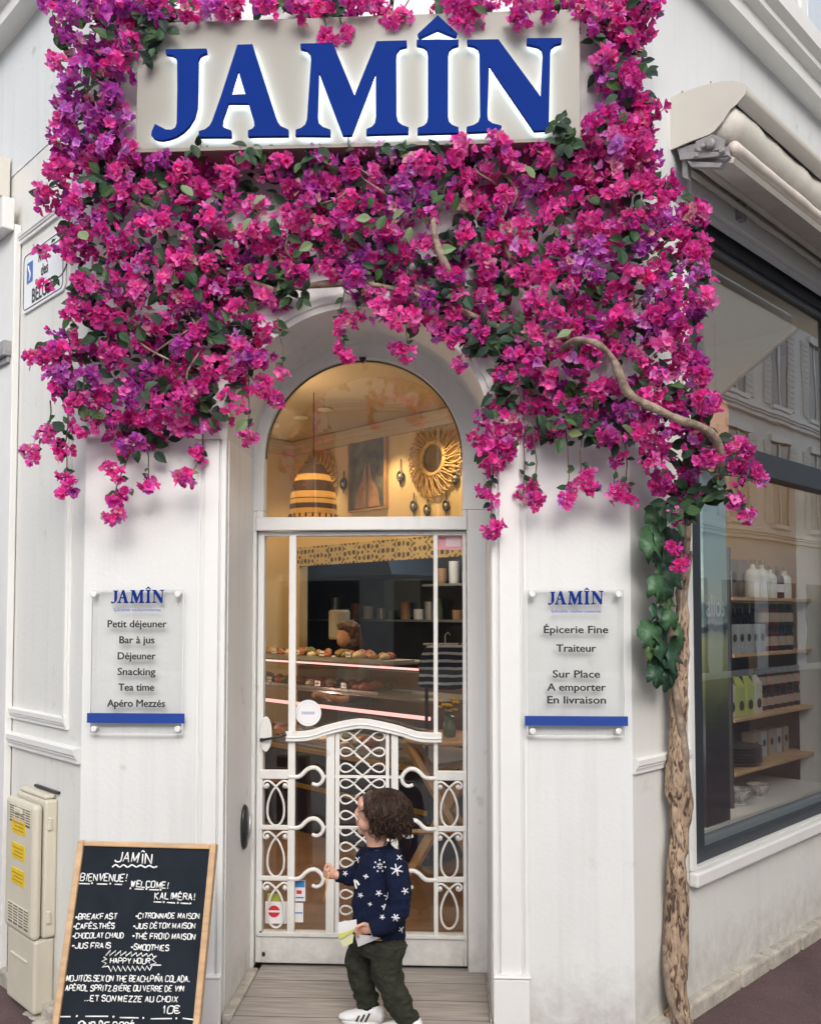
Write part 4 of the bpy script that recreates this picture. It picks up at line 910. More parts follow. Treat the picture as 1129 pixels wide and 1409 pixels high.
for s in (cs0, .7, 1.9, cs1): m.fbox(IA, s - .010, s + .010, .61, 1.20, o1 + .001, o1 + .012)
m.build('glass_post', M['black'], T)
pl(IA.p(.9, .95, 1.35), 3.2, .03, (1, .7, .6)); pl(IA.p(2.2, .95, 1.35), 3.2, .03, (1, .6, .5)); pl(IA.p(.6, 1.8, 1.6), 9, .05); pl(IA.p(2.0, 1.8, 1.6), 9, .05); pl(IA.p(-.4, 2.4, -.9), 9, .1, (.85, .92, 1)); pl(IA.p(1.0, 2.4, -.9), 10, .1, (1, .9, .8))  # strip glow, then fill added without fixtures for the goods and the kitchen
trays = []
rnd = random.Random(4)
def pastry_mesh(kind):
    m = MB()
    if kind == 0:
        m.tube([(-.05, .012, .02), (-.03, 0, .025), (0, -.006, .03), (.03, 0, .025), (.05, .012, .02)], [.006, .02, .027, .02, .006], 10)
    else:
        m.ell((0, 0, .02), (.045, .04, .028)); m.ell((.005, 0, .04), (.02, .02, .012))
    return m
pm = [mat('golden_pastry', (.50, .26, .07), .5, var=.4, vscale=30), mat('glazed_bun', (.40, .15, .06), .4, var=.4, vscale=25), mat('rosy_filling', (.42, .10, .07), .45, var=.4, vscale=25), mat('cream_puff', (.66, .55, .38), .6, var=.3, vscale=25), mat('green_wrap', (.16, .20, .05), .6, var=.5, vscale=30)]
first = {}
idx = 0
for level, zt_, off, n in (('on the counter top', 1.22, 1.12, 24), ('on the middle glass shelf', 1.0, 1.16, 22), ('on the bottom shelf of the counter', .61, 1.25, 22)):
    tr = thing('pastry_tray', f'long metal tray of pastries {level}', 'tray', IA.p(.9, zt_, off), 'trays of pastries in the counter')
    m = MB(); m.fbox(IA, cs0 + .15, 2.70, zt_ + .001, zt_ + .012, off - .16, off + .16); m.fbox(IA, cs0 + .15, 2.70, zt_ + .012, zt_ + .024, off + .152, off + .16); m.build('dish', M['steel'], tr)
    for i in range(n):
        for j in (-.10, -.01, .09):
            kd = (idx * 2 + i * 2 + (0 if j < -.05 else (1 if j < .05 else 3)) + (i * i) % 3) % 5; lab = ['golden crescent pastry', 'round brown glazed bun', 'rosy filled bun', 'pale cream puff', 'green leafy wrap'][kd] + f' on the tray {level}'
            s = cs0 + .25 + i * (2.9 / n) + rnd.uniform(-.03, .03); loc = IA.p(s, zt_ + .012, off + j)
            if kd not in first:
                root = pastry_mesh(0 if kd in (0, 4) else 1).build('pastry', pm[kd], smooth=True); first[kd] = root; root['category'] = 'pastry'; root['group'] = 'pastries in the display counter'
            else: root = first[kd].copy(); COL.objects.link(root)
            root.location = tuple(map(float, loc)); root['label'] = lab; root.rotation_euler = (0, 0, rnd.uniform(0, 6)); root.scale = (rnd.uniform(.8, 1.35),) * 3
    for i in range(9):
        s = cs0 + .45 + i * .30; tg = thing('price_tag', 'white price card ' + level + ', ' + ['first', 'second', 'third', 'fourth', 'fifth', 'sixth', 'seventh', 'eighth', 'ninth'][i] + ' from the left', 'price tag', IA.p(s, zt_ + .02, off + .155), 'price cards in the counter')
        MB().fbox(IA, s - .028, s + .028, zt_ + .03, zt_ + .068, off + .165, off + .168).build('card', M['stick'], tg); MB().fbox(IA, s - .02, s + .02, zt_ + .044, zt_ + .05, off + .168, off + .1688).build('print', M['ink'], tg)
    idx += 1
# paper towel box, kitchen hood and boxes in the hatch
s, z = wpt(435, 858, .04); k = float((IA.p(s, z) - CAM) @ FWD) / F
T = thing('towel_dispenser', 'white paper towel dispenser on the kitchen hatch wall', 'dispenser', IA.p(s, z - .2, -.1))
m = MB(); m.lathe(IA.p(s, z - 22 * k, -.25), [(0, 0), (14 * k, 0), (15 * k, .02), (15 * k, 38 * k), (13 * k, 41 * k), (0, 41 * k)], 20); m.build('roll', mat('paper_white', (.42, .40, .36), .7), T, smooth=False)
m = MB(); m.fbox(IA, s - 17 * k, s - 12 * k, z - 20 * k, z + 14 * k, -.40, -.22); m.build('bracket', M['black'], T)
T = thing('extractor_hood', 'dark steel extractor hood in the kitchen behind the counter', 'hood', IA.p(1.4, 1.6, -1.3))
m = MB(); P = [IA.p(-.9, 2.45, 0), IA.p(.3, 2.45, 0), IA.p(.5, 1.98, 0), IA.p(-1.0, 1.98, 0)]; m.prism([p - IA.n * .9 for p in P], -IA.n * .7); m.build('canopy', mat('hood_blue_steel', (.03, .045, .075), .35), T)
m = MB(); m.fbox(IA, -.55, .05, 1.52, 1.97, -1.79, -1.77); m.build('splash_panel', mat('hood_glass', (.24, .30, .35), .3), T)
T = thing('kitchen_shelf', 'kitchen shelf with pots behind the hatch', 'shelf', IA.p(1.8, 1.25, -1.6))
m = MB(); m.fbox(IA, -1.6, 2.2, 1.475, 1.50, -1.78, -1.4); m.fbox(IA, .45, 2.2, 1.86, 1.885, -1.78, -1.4); m.build('board', M['steel'], T)
for i in range(22):
    s = -1.25 + (i % 14) * .2 + rnd.uniform(-.05, .05) if i < 14 else .55 + (i - 14) * .19; hh = rnd.uniform(.09, .27); q = IA.p(s, 1.501 if i < 14 else 1.886, -1.6)
    MB().lathe(q, [(0, 0), (.055, 0), (.06, hh), (.05, hh), (0, hh * .9)], 14).build('pot', [M['steel'], mat('green_jar', (.08, .13, .07), .4), M['tan'], M['trim']][i % 4], T, smooth=False)
# shop assistant bent behind the counter: long brown hair, dark top
def remeshed(parts, name, mt, parent, vox=.005, sm=4, smooth=True, disp=None):
    o = parts.build(name, mt, parent); r = o.modifiers.new('r', 'REMESH'); r.mode = 'VOXEL'; r.voxel_size = vox; r.use_smooth_shade = True
    s_ = o.modifiers.new('s', 'SMOOTH'); s_.iterations = sm; s_.factor = .5
    if disp:
        tx = bpy.data.textures.new(name, 'CLOUDS'); tx.noise_scale = disp[0]; tx.noise_depth = 2; dm = o.modifiers.new('d', 'DISPLACE'); dm.texture = tx; dm.strength = disp[1]; dm.mid_level = .5; dm.texture_coords = 'LOCAL'
    bake(o); o.data.polygons.foreach_set('use_smooth', [True] * len(o.data.polygons)); return o
M['skin2'] = mat('warm_skin', (.52, .27, .17), .55, var=.1, vscale=20)
pc = hit(478, 874, CORN + IA.n * .35, IA.n); k = float((pc - CAM) @ FWD) / F
T = thing('person', 'person with long brown hair in a dark top behind the counter', 'person', (pc[0], pc[1], -.02))
fv = Vector((-.80, -.6, 0)).normalized(); RZ = Matrix.Rotation(atan2(fv.y, fv.x), 3, 'Z')
def pp(x, y, z): return pc + np.array(RZ @ Vector((x, y, z)))
b = MB(); b.ell(pp(0, 0, 0), (.095, .075, .115), RZ); b.ell(pp(.05, 0, -.045), (.055, .05, .06), RZ); b.ell(pp(.10, 0, -.02), (.02, .014, .02), RZ); b.tube([pp(-.02, 0, -.05), pp(-.06, 0, -.2)], [.05, .055], 12)
zs_ = -.2
b.tube([pp(-.06, 0, -.22), pp(-.08, 0, -.45), pp(-.06, 0, -.8), pp(-.06, 0, -1.36 + .0)], [.10, .14, .13, .10], 14)
for sd_ in (-1, 1): b.tube([pp(-.06, .12 * sd_, -.25), pp(-.03, .2 * sd_, -.5), pp(.16, .17 * sd_, -.55), pp(.26, .15 * sd_, -.52)], [.05, .042, .035, .03], 10)
remeshed(b, 'body', M['skin2'], T, .012, 3)
b = MB(); b.tube([pp(-.06, 0, -.2), pp(-.08, 0, -.45), pp(-.06, 0, -.8), pp(-.06, 0, -1.3)], [.115, .155, .145, .12], 14)
for sd_ in (-1, 1): b.tube([pp(-.06, .10 * sd_, -.24), pp(-.06, .16 * sd_, -.28), pp(-.03, .2 * sd_, -.5), pp(.10, .18 * sd_, -.54)], [.06, .06, .052, .045], 10)
remeshed(b, 'dark_top', M['dark'], T, .014, 3)
b = MB(); b.ell(pp(-.025, 0, .03), (.105, .092, .105), RZ); b.ell(pp(-.05, 0, -.06), (.09, .098, .13), RZ); b.ell(pp(.035, 0, .075), (.06, .08, .04), RZ); b.ell(pp(-.08, 0, -.2), (.05, .085, .12), RZ)
remeshed(b, 'hair', mat('brown_hair', (.06, .025, .015), .5), T, .012, 3, disp=(.03, .03))

# navy striped jumper hanging at the right, vase of yellow flowers on a round wooden table
hp = hit(612, 905, (0, 1.9, 0), (0, 1, 0)); k = float((hp - CAM) @ FWD) / F
T = thing('striped_jumper', 'navy and white striped jumper on a hanger inside the door', 'jumper', hp + np.array([0, 0, -40 * k]))
def stripe_mat():
    m = bpy.data.materials.new('navy_stripes'); m.use_nodes = True; t = m.node_tree; b = t.nodes['Principled BSDF']; b.inputs['Roughness'].default_value = .9
    tc = t.nodes.new('ShaderNodeTexCoord'); wv = t.nodes.new('ShaderNodeTexWave'); wv.bands_direction = 'Z'; wv.inputs['Scale'].default_value = 7.0; wv.inputs['Distortion'].default_value = 1.2; wv.inputs['Detail'].default_value = 1
    t.links.new(tc.outputs['Object'], wv.inputs['Vector']); r = t.nodes.new('ShaderNodeValToRGB'); r.color_ramp.interpolation = 'CONSTANT'; r.color_ramp.elements[0].color = (.012, .017, .045, 1); r.color_ramp.elements[1].color = (.40, .42, .46, 1); r.color_ramp.elements[1].position = .72
    t.links.new(wv.outputs['Fac'], r.inputs[0]); t.links.new(r.outputs[0], b.inputs['Base Color']); return m
J = lambda x, y, d=0: (hp[0] + (x - 612) * k, hp[1] + d, hp[2] - (y - 905) * k)
b = MB(); b.tube([J(612, 888), J(612, 905), J(611, 948)], [22 * k, 22 * k, 24 * k], 16)
for a in (-1, 1): b.tube([J(612 + a * 14, 890), J(612 + a * 27, 905), J(612 + a * 31, 945)], [10 * k, 9 * k, 7 * k], 10)
for i, v in enumerate(b.v): b.v[i] = (v[0], hp[1] + (v[1] - hp[1]) * .35, v[2])
remeshed(b, 'knit', stripe_mat(), T, .008, 3, disp=(.05, .03))
MB().tube([J(582, 886.5), J(645, 886.5)], .008, 6).build('hanger_bar', M['steel'], T)
MB().tube([J(612, 886), J(612, 874), J(616, 870), J(619, 874)], .004, 6).build('hanger_hook', M['steel'], T)
tp = hit(610, 1022, (0, 1.55, 0), (0, 1, 0)); tz = tp[2]
T = thing('round_table', 'round wooden table with crossed legs inside the door', 'table', (tp[0], 1.75, -.02))
MB().lathe((tp[0] + .02, 1.80, tz - .022), [(0, 0), (.25, 0), (.26, .008), (.26, .02), (.25, .028), (0, .028)], 36).build('table_top', M['tan'], T)
for a, b_ in (((tp[0] - .24, 1.70, -.02), (tp[0] + .26, 1.78, tz - .02)), ((tp[0] + .26, 1.64, -.02), (tp[0] - .22, 1.72, tz - .02)), ((tp[0] - .22, 1.98, -.02), (tp[0] + .24, 1.94, tz - .02)), ((tp[0] + .26, 2.02, -.02), (tp[0] - .2, 1.98, tz - .02))):
    MB().tube([a, b_], .026, 4).build('leg', M['tan'], T)
MB().tube([(tp[0] - .2, 1.70, .30), (tp[0] + .22, 1.70, .30)], .016, 4).build('stretcher', M['tan'], T)
vp = np.array([hit(618, 1005, (0, 1.75, 0), (0, 1, 0))[0], 1.75, tz + .007])
T = thing('flower_vase', 'small glass vase of yellow flowers on the wooden table', 'vase', vp)
MB().lathe(vp, [(0, 0), (.035, 0), (.04, .05), (.028, .1), (.032, .12), (.026, .12), (0, .115)], 18).build('vase', mat('green_glass', (.12, .14, .10), .15), T, smooth=False)
m = MB(); m2 = MB(); fl_ = []
for i in range(11):
    a = rnd.uniform(0, 6.28); r_ = rnd.uniform(.0, .07); q = vp + np.array([r_ * cos(a), r_ * sin(a), .15 + rnd.uniform(0, .07)])
    m2.tube([vp + np.array([0, 0, .1]), q], .003, 4)
    f = MB()
    for j in range(7):
        t_ = 2 * pi * j / 7; f.ell(q + np.array([.014 * cos(t_), .014 * sin(t_), .003 * (j % 2)]), (.010, .010, .006), None, 7, 5)
    f.build('blossom', mat('yellow_blossom', (.75, .45, .02), .6), T, smooth=True)
m2.build('stems', mat('stem_green', (.05, .10, .03), .6), T)

# goods in the street window: shelves, bottles, jars, cartons, plates; printed banner at its left edge
def rw(px, py, o): return RW.px(px, py, o)
BO = -.16
s0_, s1_ = rw(972, 900, -.10)[0], rw(1004, 900, -.10)[0]
z0_, z1_ = WZ0 + .06, rw(990, 650, -.10)[1]
T = thing('window_banner', 'tall printed landscape banner with the word alios inside the shop window', 'banner', RW.p((s0_ + s1_) / 2, z0_, -.115))
def banner_mat(za, zb):
    m = bpy.data.materials.new('printed_landscape'); m.use_nodes = True; t = m.node_tree; b = t.nodes['Principled BSDF']; b.inputs['Roughness'].default_value = .5
    tc = t.nodes.new('ShaderNodeTexCoord'); sp = t.nodes.new('ShaderNodeSeparateXYZ'); t.links.new(tc.outputs['Object'], sp.inputs[0])
    n = t.nodes.new('ShaderNodeTexNoise'); n.inputs['Scale'].default_value = 14; n.inputs['Detail'].default_value = 5; t.links.new(tc.outputs['Object'], n.inputs['Vector'])
    mm = t.nodes.new('ShaderNodeMath'); mm.operation = 'MULTIPLY_ADD'; mm.inputs[1].default_value = .10; t.links.new(n.outputs['Fac'], mm.inputs[0]); t.links.new(sp.outputs['Z'], mm.inputs[2])
    mr = t.nodes.new('ShaderNodeMapRange'); mr.inputs['From Min'].default_value = 0; mr.inputs['From Max'].default_value = zb - za; t.links.new(mm.outputs[0], mr.inputs['Value'])
    r = t.nodes.new('ShaderNodeValToRGB'); t.links.new(mr.outputs[0], r.inputs[0]); e = r.color_ramp.elements
    e[0].position = 0; e[0].color = (.006, .010, .022, 1); e[1].position = 1; e[1].color = (.38, .58, .70, 1)
    for p, c in ((.28, (0.017, 0.025, 0.037)), (.36, (0.060, 0.085, 0.051)), (.46, (0.272, 0.306, 0.153)), (.545, (0.442, 0.476, 0.289)), (.575, (0.272, 0.323, 0.272)), (.583, (0.043, 0.085, 0.102)), (.600, (0.051, 0.102, 0.128)), (.606, (0.408, 0.493, 0.459)), (.622, (0.187, 0.289, 0.323)), (.655, (0.153, 0.272, 0.340)), (.662, (0.510, 0.578, 0.510)), (.75, (0.374, 0.561, 0.561))):
        q = e.new(p); q.color = (*c, 1)
    t.links.new(r.outputs[0], b.inputs['Base Color']); return m
m = MB(); m.fbox(RW, s0_, s1_, z0_, z1_, -.125, -.112); m.build('print', banner_mat(z0_, z1_), T)
bx, bz = rw(987, 848, -.11); text_mesh('alios', RW, (s0_ + s1_) / 2 - .004, bz, .150, -.1115, .0016, squash=(s1_ - s0_) / .33).build('lettering', M['stick'], T)
shelf_z = [rw(1005, y, -.30)[1] for y in (822, 898, 984, 1056)]
sA, sB_ = rw(1004, 900, -.22)[0], rw(1112, 900, -.3)[0]
T = thing('window_shelf', 'wooden shelf unit inside the shop window', 'shelf', RW.p((sA + sB_) / 2, 0, -.36))
for z in shelf_z: MB().fbox(RW, sA, sB_, z - .018, z, -.58, -.20).build('shelf_board', M['wood'], T, bevel=.002)
for s in (sA - .02, sB_):
    MB().fbox(RW, s, s + .02, -.02, shelf_z[0] + .25, -.58, -.54).build('post', M['dark'], T); MB().fbox(RW, s, s + .02, -.02, shelf_z[0] + .25, -.25, -.21).build('post', M['dark'], T)
M['beigebox'] = mat('beige_carton', (.40, .31, .24), .6, var=.2); M['whiteb'] = mat('white_ceramic', (.72, .71, .66), .3)
def goods(kind, s, z, o, mt, label, grp, sc=1.0, cache={}):
    key = (kind, mt.name)
    if key not in cache:
        T = thing(kind[0], label, kind[1], (0, 0, 0), grp)
        sh = kind[2]
        if sh == 'bottle': MB().lathe((0, 0, 0), [(0, 0), (.036, 0), (.04, .01), (.04, .12), (.034, .14), (.014, .155), (.012, .175), (0, .175)], 20).build('bottle_body', mt, T); MB().lathe((0, 0, .175), [(0, 0), (.014, 0), (.014, .025), (0, .025)], 14).build('stopper', M['tan'], T); MB().lathe((0, 0, .04), [(.0405, 0), (.0405, .05)], 20).build('paper_label', M['stick'], T)
        if sh == 'jar': MB().lathe((0, 0, 0), [(0, 0), (.034, 0), (.038, .008), (.038, .085), (.03, .095), (0, .095)], 18).build('jar_body', mt, T); MB().lathe((0, 0, .095), [(0, 0), (.033, 0), (.033, .018), (0, .018)], 18).build('lid', M['black'], T); MB().lathe((0, 0, .025), [(.0385, 0), (.0385, .045)], 18).build('paper_label', M['beigebox'], T)
        if sh == 'box':
            MB().box((-.032, -.032, 0), (.032, .032, .13)).build('carton', mt, T, bevel=.002); MB().lathe((0, -.0322, .07), [(0, 0), (.018, 0), (.018, .001), (0, .001)], 16, Matrix.Rotation(pi / 2, 3, 'X')).build('emblem', M['ink'], T)
        if sh == 'packet':
            m = MB(); m.hexa([(-.04, -.025, 0), (.04, -.025, 0), (.04, .025, 0), (-.04, .025, 0), (-.04, -.025, .14), (.04, -.025, .14), (.04, .025, .14), (-.04, .025, .14)]); m.build('packet_body', mt, T, bevel=.004)
            m = MB(); m.prism([(-.04, -.025, .1405), (.04, -.025, .1405), (.02, -.004, .185), (-.02, -.004, .185)], (0, .01, 0)); m.build('folded_top', mt, T)
            MB().lathe((0, -.0262, .05), [(0, 0), (.024, 0), (.024, .001), (0, .001)], 18, Matrix.Rotation(pi / 2, 3, 'X')).build('emblem', M['ink'], T)
        cache[key] = T; r = T
    else: r = copy_tree(cache[key])
    r.location = tuple(map(float, RW.p(s, z, o))); r.rotation_euler = (0, 0, atan2(bdir[1], bdir[0])); r.scale = (sc,) * 3; r['label'] = label; return r
MB().fbox(RW, sA, sB_ + .6, .0, shelf_z[0] + .25, -.66, -.64).build('added_backing', mat('dark_backing', (.11, .105, .095), .7, var=.3), T)  # dark sheet added behind the shelves to cover the bright inner wall
L_ = sB_ - sA; wh = ['first', 'second', 'third', 'fourth', 'fifth', 'sixth', 'seventh', 'eighth']
for i in range(3): goods(('bottle', 'bottle', 'bottle'), sA + .06 + [0, .22, .29][i] * L_ * 1.3, shelf_z[0], -.28, M['whiteb'], f'white ceramic bottle on the top window shelf, {wh[i]} from the banner', 'white bottles on the window shelf', 1.05)
mb_ = mat('grey_carton', (.36, .38, .40), .5)
for i in range(5): goods(('carton', 'box', 'box'), sA + .04 + i * .082, shelf_z[1], -.25, mb_, f'small grey carton on the second window shelf, {wh[i]} from the banner', 'grey cartons on the window shelf', 1.15)
mr_ = mat('dark_red_jar', (.10, .015, .012), .2); mk_ = mat('near_black_jar', (.02, .022, .03), .2)
for i in range(8): goods(('jar', 'jar', 'jar'), sA + .50 + (i % 4) * .10, shelf_z[1] + (.114 * 1.15 if i > 3 else 0), -.27, mr_ if i % 4 < 2 else mk_, ('dark red' if i % 4 < 2 else 'blackish') + f' jar on the second window shelf, {"upper" if i > 3 else "lower"} layer, {wh[i % 4]} from the cartons', 'jars on the window shelf', 1.15)
mg_ = mat('lime_packet', (.46, .52, .16), .5); mw_ = mat('cream_packet', (.60, .60, .50), .5)
for i in range(4): goods(('paper_packet', 'packet', 'packet'), sA + .04 + i * .105, shelf_z[2], -.26, mw_ if i in (0, 3) else mg_, ('cream' if i in (0, 3) else 'lime green') + f' paper packet on the third window shelf, {wh[i]} from the banner', 'paper packets on the window shelf', 1.1)
for i in range(6): goods(('jar', 'jar', 'jar'), sA + .52 + i * .09, shelf_z[2], -.3, mk_ if i % 2 else mr_, ('blackish' if i % 2 else 'dark red') + f' jar on the third window shelf, {wh[i]} beyond the packets', 'jars on the window shelf', 1.0)
for j in range(5): goods(('carton', 'box', 'box'), sA + .06 + j * .13, shelf_z[0] + .0, -.46, M['beigebox'], f'beige carton at the back of the top window shelf, {wh[j]} from the banner', 'beige cartons on the window shelf', 1.7)
q = RW.p(sA + .28, shelf_z[3], -.33)
for i in range(6):
    T = thing('plate', f'dark round plate in the stack on the low window shelf, {wh[i]} from the bottom', 'plate', q + np.array([0, 0, .016 * i]), 'stacked plates on the window shelf')
    if i == 0: MB().lathe(q, [(0, 0), (.07, 0), (.13, .018), (.135, .022), (.07, .008), (0, .006)], 28).build('dish', mat('slate_plate', (.10, .10, .11), .25), T, smooth=False); pd = T
    else:
        c_ = pd.children[0].copy(); COL.objects.link(c_); c_.parent = T
for i, (ds, oo, r_, lb) in enumerate(((.10, -.24, .075, 'marbled bowl at the window bottom beside the banner'), (.34, -.24, .065, 'pale bowl at the window bottom further right'))):
    q = RW.p(sA + ds, WZ0 + .105, oo); T = thing('bowl', lb, 'bowl', q, 'bowls in the window')
    MB().lathe(q, [(0, 0), (r_ * .5, 0), (r_ * .9, r_ * .5), (r_, r_ * .95), (r_ * .93, r_ * .95), (r_ * .45, r_ * .2), (0, r_ * .15)], 24).build('bowl_body', mat('marbled_glaze', (.62, .61, .58), .25, col2=(.2, .2, .2), vscale=18, distort=2), T, smooth=False)
    MB().lathe(q + np.array([0, 0, -.006]), [(0, 0), (r_ * .55, 0), (r_ * .5, .006), (0, .006)], 20).build('foot_ring', M['whiteb'], T)
m = MB(); m.fbox(RW, WS0 + .03, WS1, WZ0 + .02, WZ0 + .095, -.62, -.10); m.build('window_ledge', M['trim'], B)
# unseen cream canvas, added and shaped so that the upper panes mirror it
RC = CAM - 2 * ((CAM - RW.p(0, 0, -.064)) @ RW.n) * RW.n
def mirrored(px, py, p0, n_):
    r = ray(px, py); r = r - 2 * (r @ RW.n) * RW.n; return RC + r * (((p0 - RC) @ n_) / (r @ n_))
SN = RW.n * .80 + RW.u * .25 - np.array([0, 0, .55]); SP0 = RW.p(9, 5.0, 5.2)
Pq = [mirrored(x, y, SP0, SN) for x, y in ((960, 330), (975, 556), (1122, 428), (1062, 330))]
AW = thing('reflection_canvas', 'unseen cream canvas added to be mirrored in the upper panes', 'awning', Pq[1])
fab = petal_mat('cream_canvas', .45, False, (.80, .75, .66), .8)
MB().prism(Pq, SN / np.linalg.norm(SN) * -.02).build('canvas', fab, AW)
MB().tube([Pq[1], Pq[2]], .05, 8).build('front_bar', mat('canvas_bar', (.48, .43, .36), .6), AW)
MB().tube([Pq[0] * .5 + Pq[1] * .5, Pq[3] * .5 + Pq[2] * .5], .02, 6).build('seam_bar', mat('canvas_seam', (.50, .46, .40), .7), AW)
for q_ in (Pq[0], Pq[3]): MB().tube([q_, q_ - RW.n * -3.0], .03, 6).build('tie_rod', M['steel'], AW)
q = RW.at(984, 578, -.22)
T = thing('peach_lamp', 'glowing peach coloured lamp behind the window beside the flowers', 'lamp', q)
MB().lathe(q + np.array([0, 0, -.09]), [(.0, 0), (.05, 0), (.062, .03), (.062, .14), (.05, .18), (0, .18)], 24).build('lamp_shade', emit_mat('peach_glow', (1, .42, .16), .9), T, smooth=False)
MB().tube([q + np.array([0, 0, .09]), q + np.array([0, 0, .5])], .004, 5).build('cord', M['black'], T)
pass
# white tube light behind the window; added point lights brighten the goods
qa, qb = RW.at(1004, 857, -.62), RW.at(1180, 857, -.62); qb[2] = qa[2]
T = thing('tube_light', 'thin white tube light glowing across the shop window behind the shelves', 'lamp', (qa + qb) / 2)
MB().tube([qa, qb], .011, 10).build('tube', emit_mat('tube_glow', (1, .97, .9), 3.0), T, smooth=True)
for q_ in (qa, qb): MB().tube([q_, q_ + np.array([0, 0, .4])], .003, 5).build('wire', M['steel'], T)
for s_, z_ in ((.55, 1.75), (1.0, 1.75), (.6, .95), (1.0, 1.3)): pl(RW.p(s_, z_, -.17), .9, .05, (1, .96, .91))
for j in range(6): goods(('wine_bottle', 'bottle', 'bottle'), sA + .50 + j * .095, shelf_z[1], -.45, mk_, f'dark bottle at the back of the second window shelf, {wh[j]} beyond the cartons', 'dark bottles at the back of the window shelf', 1.35)
for j in range(6): goods(('jar', 'jar', 'jar'), sA + .52 + j * .09, shelf_z[2] + .114, -.3, mr_ if j % 2 else mk_, ('dark red' if j % 2 else 'blackish') + f' jar in the upper layer of the third window shelf, {wh[j]} beyond the packets', 'jars on the window shelf', 1.0)
for j in range(4): goods(('bottle', 'bottle', 'bottle'), sA + .62 + j * .10, shelf_z[0], -.32, M['whiteb'] if j % 2 else mr_, ('white ceramic' if j % 2 else 'dark red') + f' bottle at the far end of the top window shelf, {wh[j]} of four', 'white bottles on the window shelf', .95)
for j in range(5): goods(('carton', 'box', 'box'), sA + .52 + j * .10, shelf_z[3], -.36, mb_ if j % 2 else M['beigebox'], ('grey' if j % 2 else 'beige') + f' carton on the low window shelf, {wh[j]} beyond the plates', 'grey cartons on the window shelf', 1.1)
# ------------------------------------------------------------------ buildings across the street: seen only as reflections in the panes
def opposite(o, u, n, name, label, length, hgt, nb_, col):
    fr = Frame(o, u, n); T = thing(name, label, 'building', fr.p(length / 2, -.085, -1))
    mt = wall_mat(name + '_render', col, .2)
    m = MB(); m.fbox(fr, 0, length, -.085, hgt, -4, 0); m.build('wall', mt, T)
    m = MB()
    for z in [q_ for q_ in (3.6, 7.0, 10.4) if q_ < hgt - .8] + [hgt - .35]: moulding(m, fr, -.1, length + .1, z, .3, .22)
    m.build('cornice', M['trim'], T)
    st = length / nb_
    sh = mat('pale_shutter', (.62, .62, .60), .6, var=.1); gl = mat('dark_window', (.06, .07, .085), .1)
    for fl in range(4):
        z0 = .1 if fl == 0 else (4.1, 7.5, 10.9)[fl - 1]
        if z0 + 2.6 > hgt: continue
        for i in range(nb_):
            c = st * (i + .5); w2 = .55 if fl else st * .36
            f = MB().fbox(fr, c - w2, c + w2, z0, z0 + 2.35, .001, .02).build('window', gl, T)
            if fl:
                m = MB(); m.fbox(fr, c - w2 - .5, c - w2 - .02, z0, z0 + 2.35, .001, .05); m.fbox(fr, c + w2 + .02, c + w2 + .5, z0, z0 + 2.35, .001, .05)
                for j in range(14): m.fbox(fr, c - w2 - .45, c - w2 - .07, z0 + .1 + j * .16, z0 + .18 + j * .16, .05, .062); m.fbox(fr, c + w2 + .07, c + w2 + .45, z0 + .1 + j * .16, z0 + .18 + j * .16, .05, .062)
                m.build('shutter', sh, f)
                m = MB(); m.fbox(fr, c - w2 - .1, c + w2 + .1, z0 + 2.36, z0 + 2.55, 0, .12); m.fbox(fr, c - w2 - .1, c + w2 + .1, z0 - .12, z0 - .01, 0, .14); m.fbox(fr, c - .03, c + .03, z0, z0 + 2.35, .02, .05); m.build('window_surround', M['trim'], f)
    return T
pO = RW.p(-1.0, 0, 8.5); opposite(pO, RW.u, -RW.n, 'street_house', 'cream stone house with shutters across the right street', 60, 12.5, 22, (.70, .69, .67))
pO = np.array([15.0, -19.0, 0]); opposite(pO, np.array([-1., 0, 0]), np.array([0, 1., 0]), 'facing_house', 'pale house with shutters across the square', 30, 9.6, 9, (.72, .70, .66))
# ------------------------------------------------------------------ the toddler on the doorstep
YC = -.075
kk = float((onY(520, 1250, YC) - CAM) @ FWD) / F          # metres per photo pixel at the child
def K(x, y, d=0):
    p = onY(x, y, YC); return np.array([p[0], YC + d, p[2]])
root = K(528, 1405); root[2] = 0
CH = thing('person', 'toddler with dark curly hair, navy snowflake jumper and khaki trousers, holding papers', 'person', root)
M['skin'] = mat('child_skin', (.62, .34, .25), .5, var=.08, vscale=25)
M['skin'].node_tree.nodes['Principled BSDF'].inputs['Subsurface Weight'].default_value = .12
M['skin'].node_tree.nodes['Principled BSDF'].inputs['Subsurface Radius'].default_value = (.01, .004, .002)
M['knit'] = mat('navy_knit', (.008, .014, .045), .95, spec=.2, var=.3, vscale=90, bump=.7, bscale=330)
M['khaki'] = mat('khaki_cotton', (.036, .038, .027), .9, spec=.2, var=.3, vscale=26, bump=.6, bscale=75)
M['hair'] = mat('dark_brown_hair', (.040, .020, .014), .42, col2=(.014, .008, .007), vscale=30)
def tubes(b, pts, n=14): b.tube([K(x, y, d) for x, y, d, r in pts], [r * kk for *_, r in pts], n)
M['locks'] = mat('brown_locks', (.050, .026, .016), .5, spec=.25, col2=(.016, .009, .007), vscale=55)
body = MB()
RF = Matrix.Rotation(radians(6), 3, 'Y')
body.ell(K(523, 1118, 0), (30 * kk, .078, 30 * kk), RF, 24, 16)                      # skull
body.ell(K(508, 1124, .004), (16.5 * kk, .058, 23 * kk), Matrix.Rotation(radians(4), 3, 'Y'), 20, 14)   # face
body.ell(K(499.5, 1105.5, .004), (8 * kk, .050, 9.5 * kk), None, 16, 12)              # brow
body.ell(K(504, 1131, -.030), (11 * kk, .026, 9.5 * kk)); body.ell(K(504, 1131, .036), (11 * kk, .026, 9.5 * kk))   # cheeks
body.ell(K(499, 1143, .004), (7.5 * kk, .026, 5.5 * kk))                              # chin
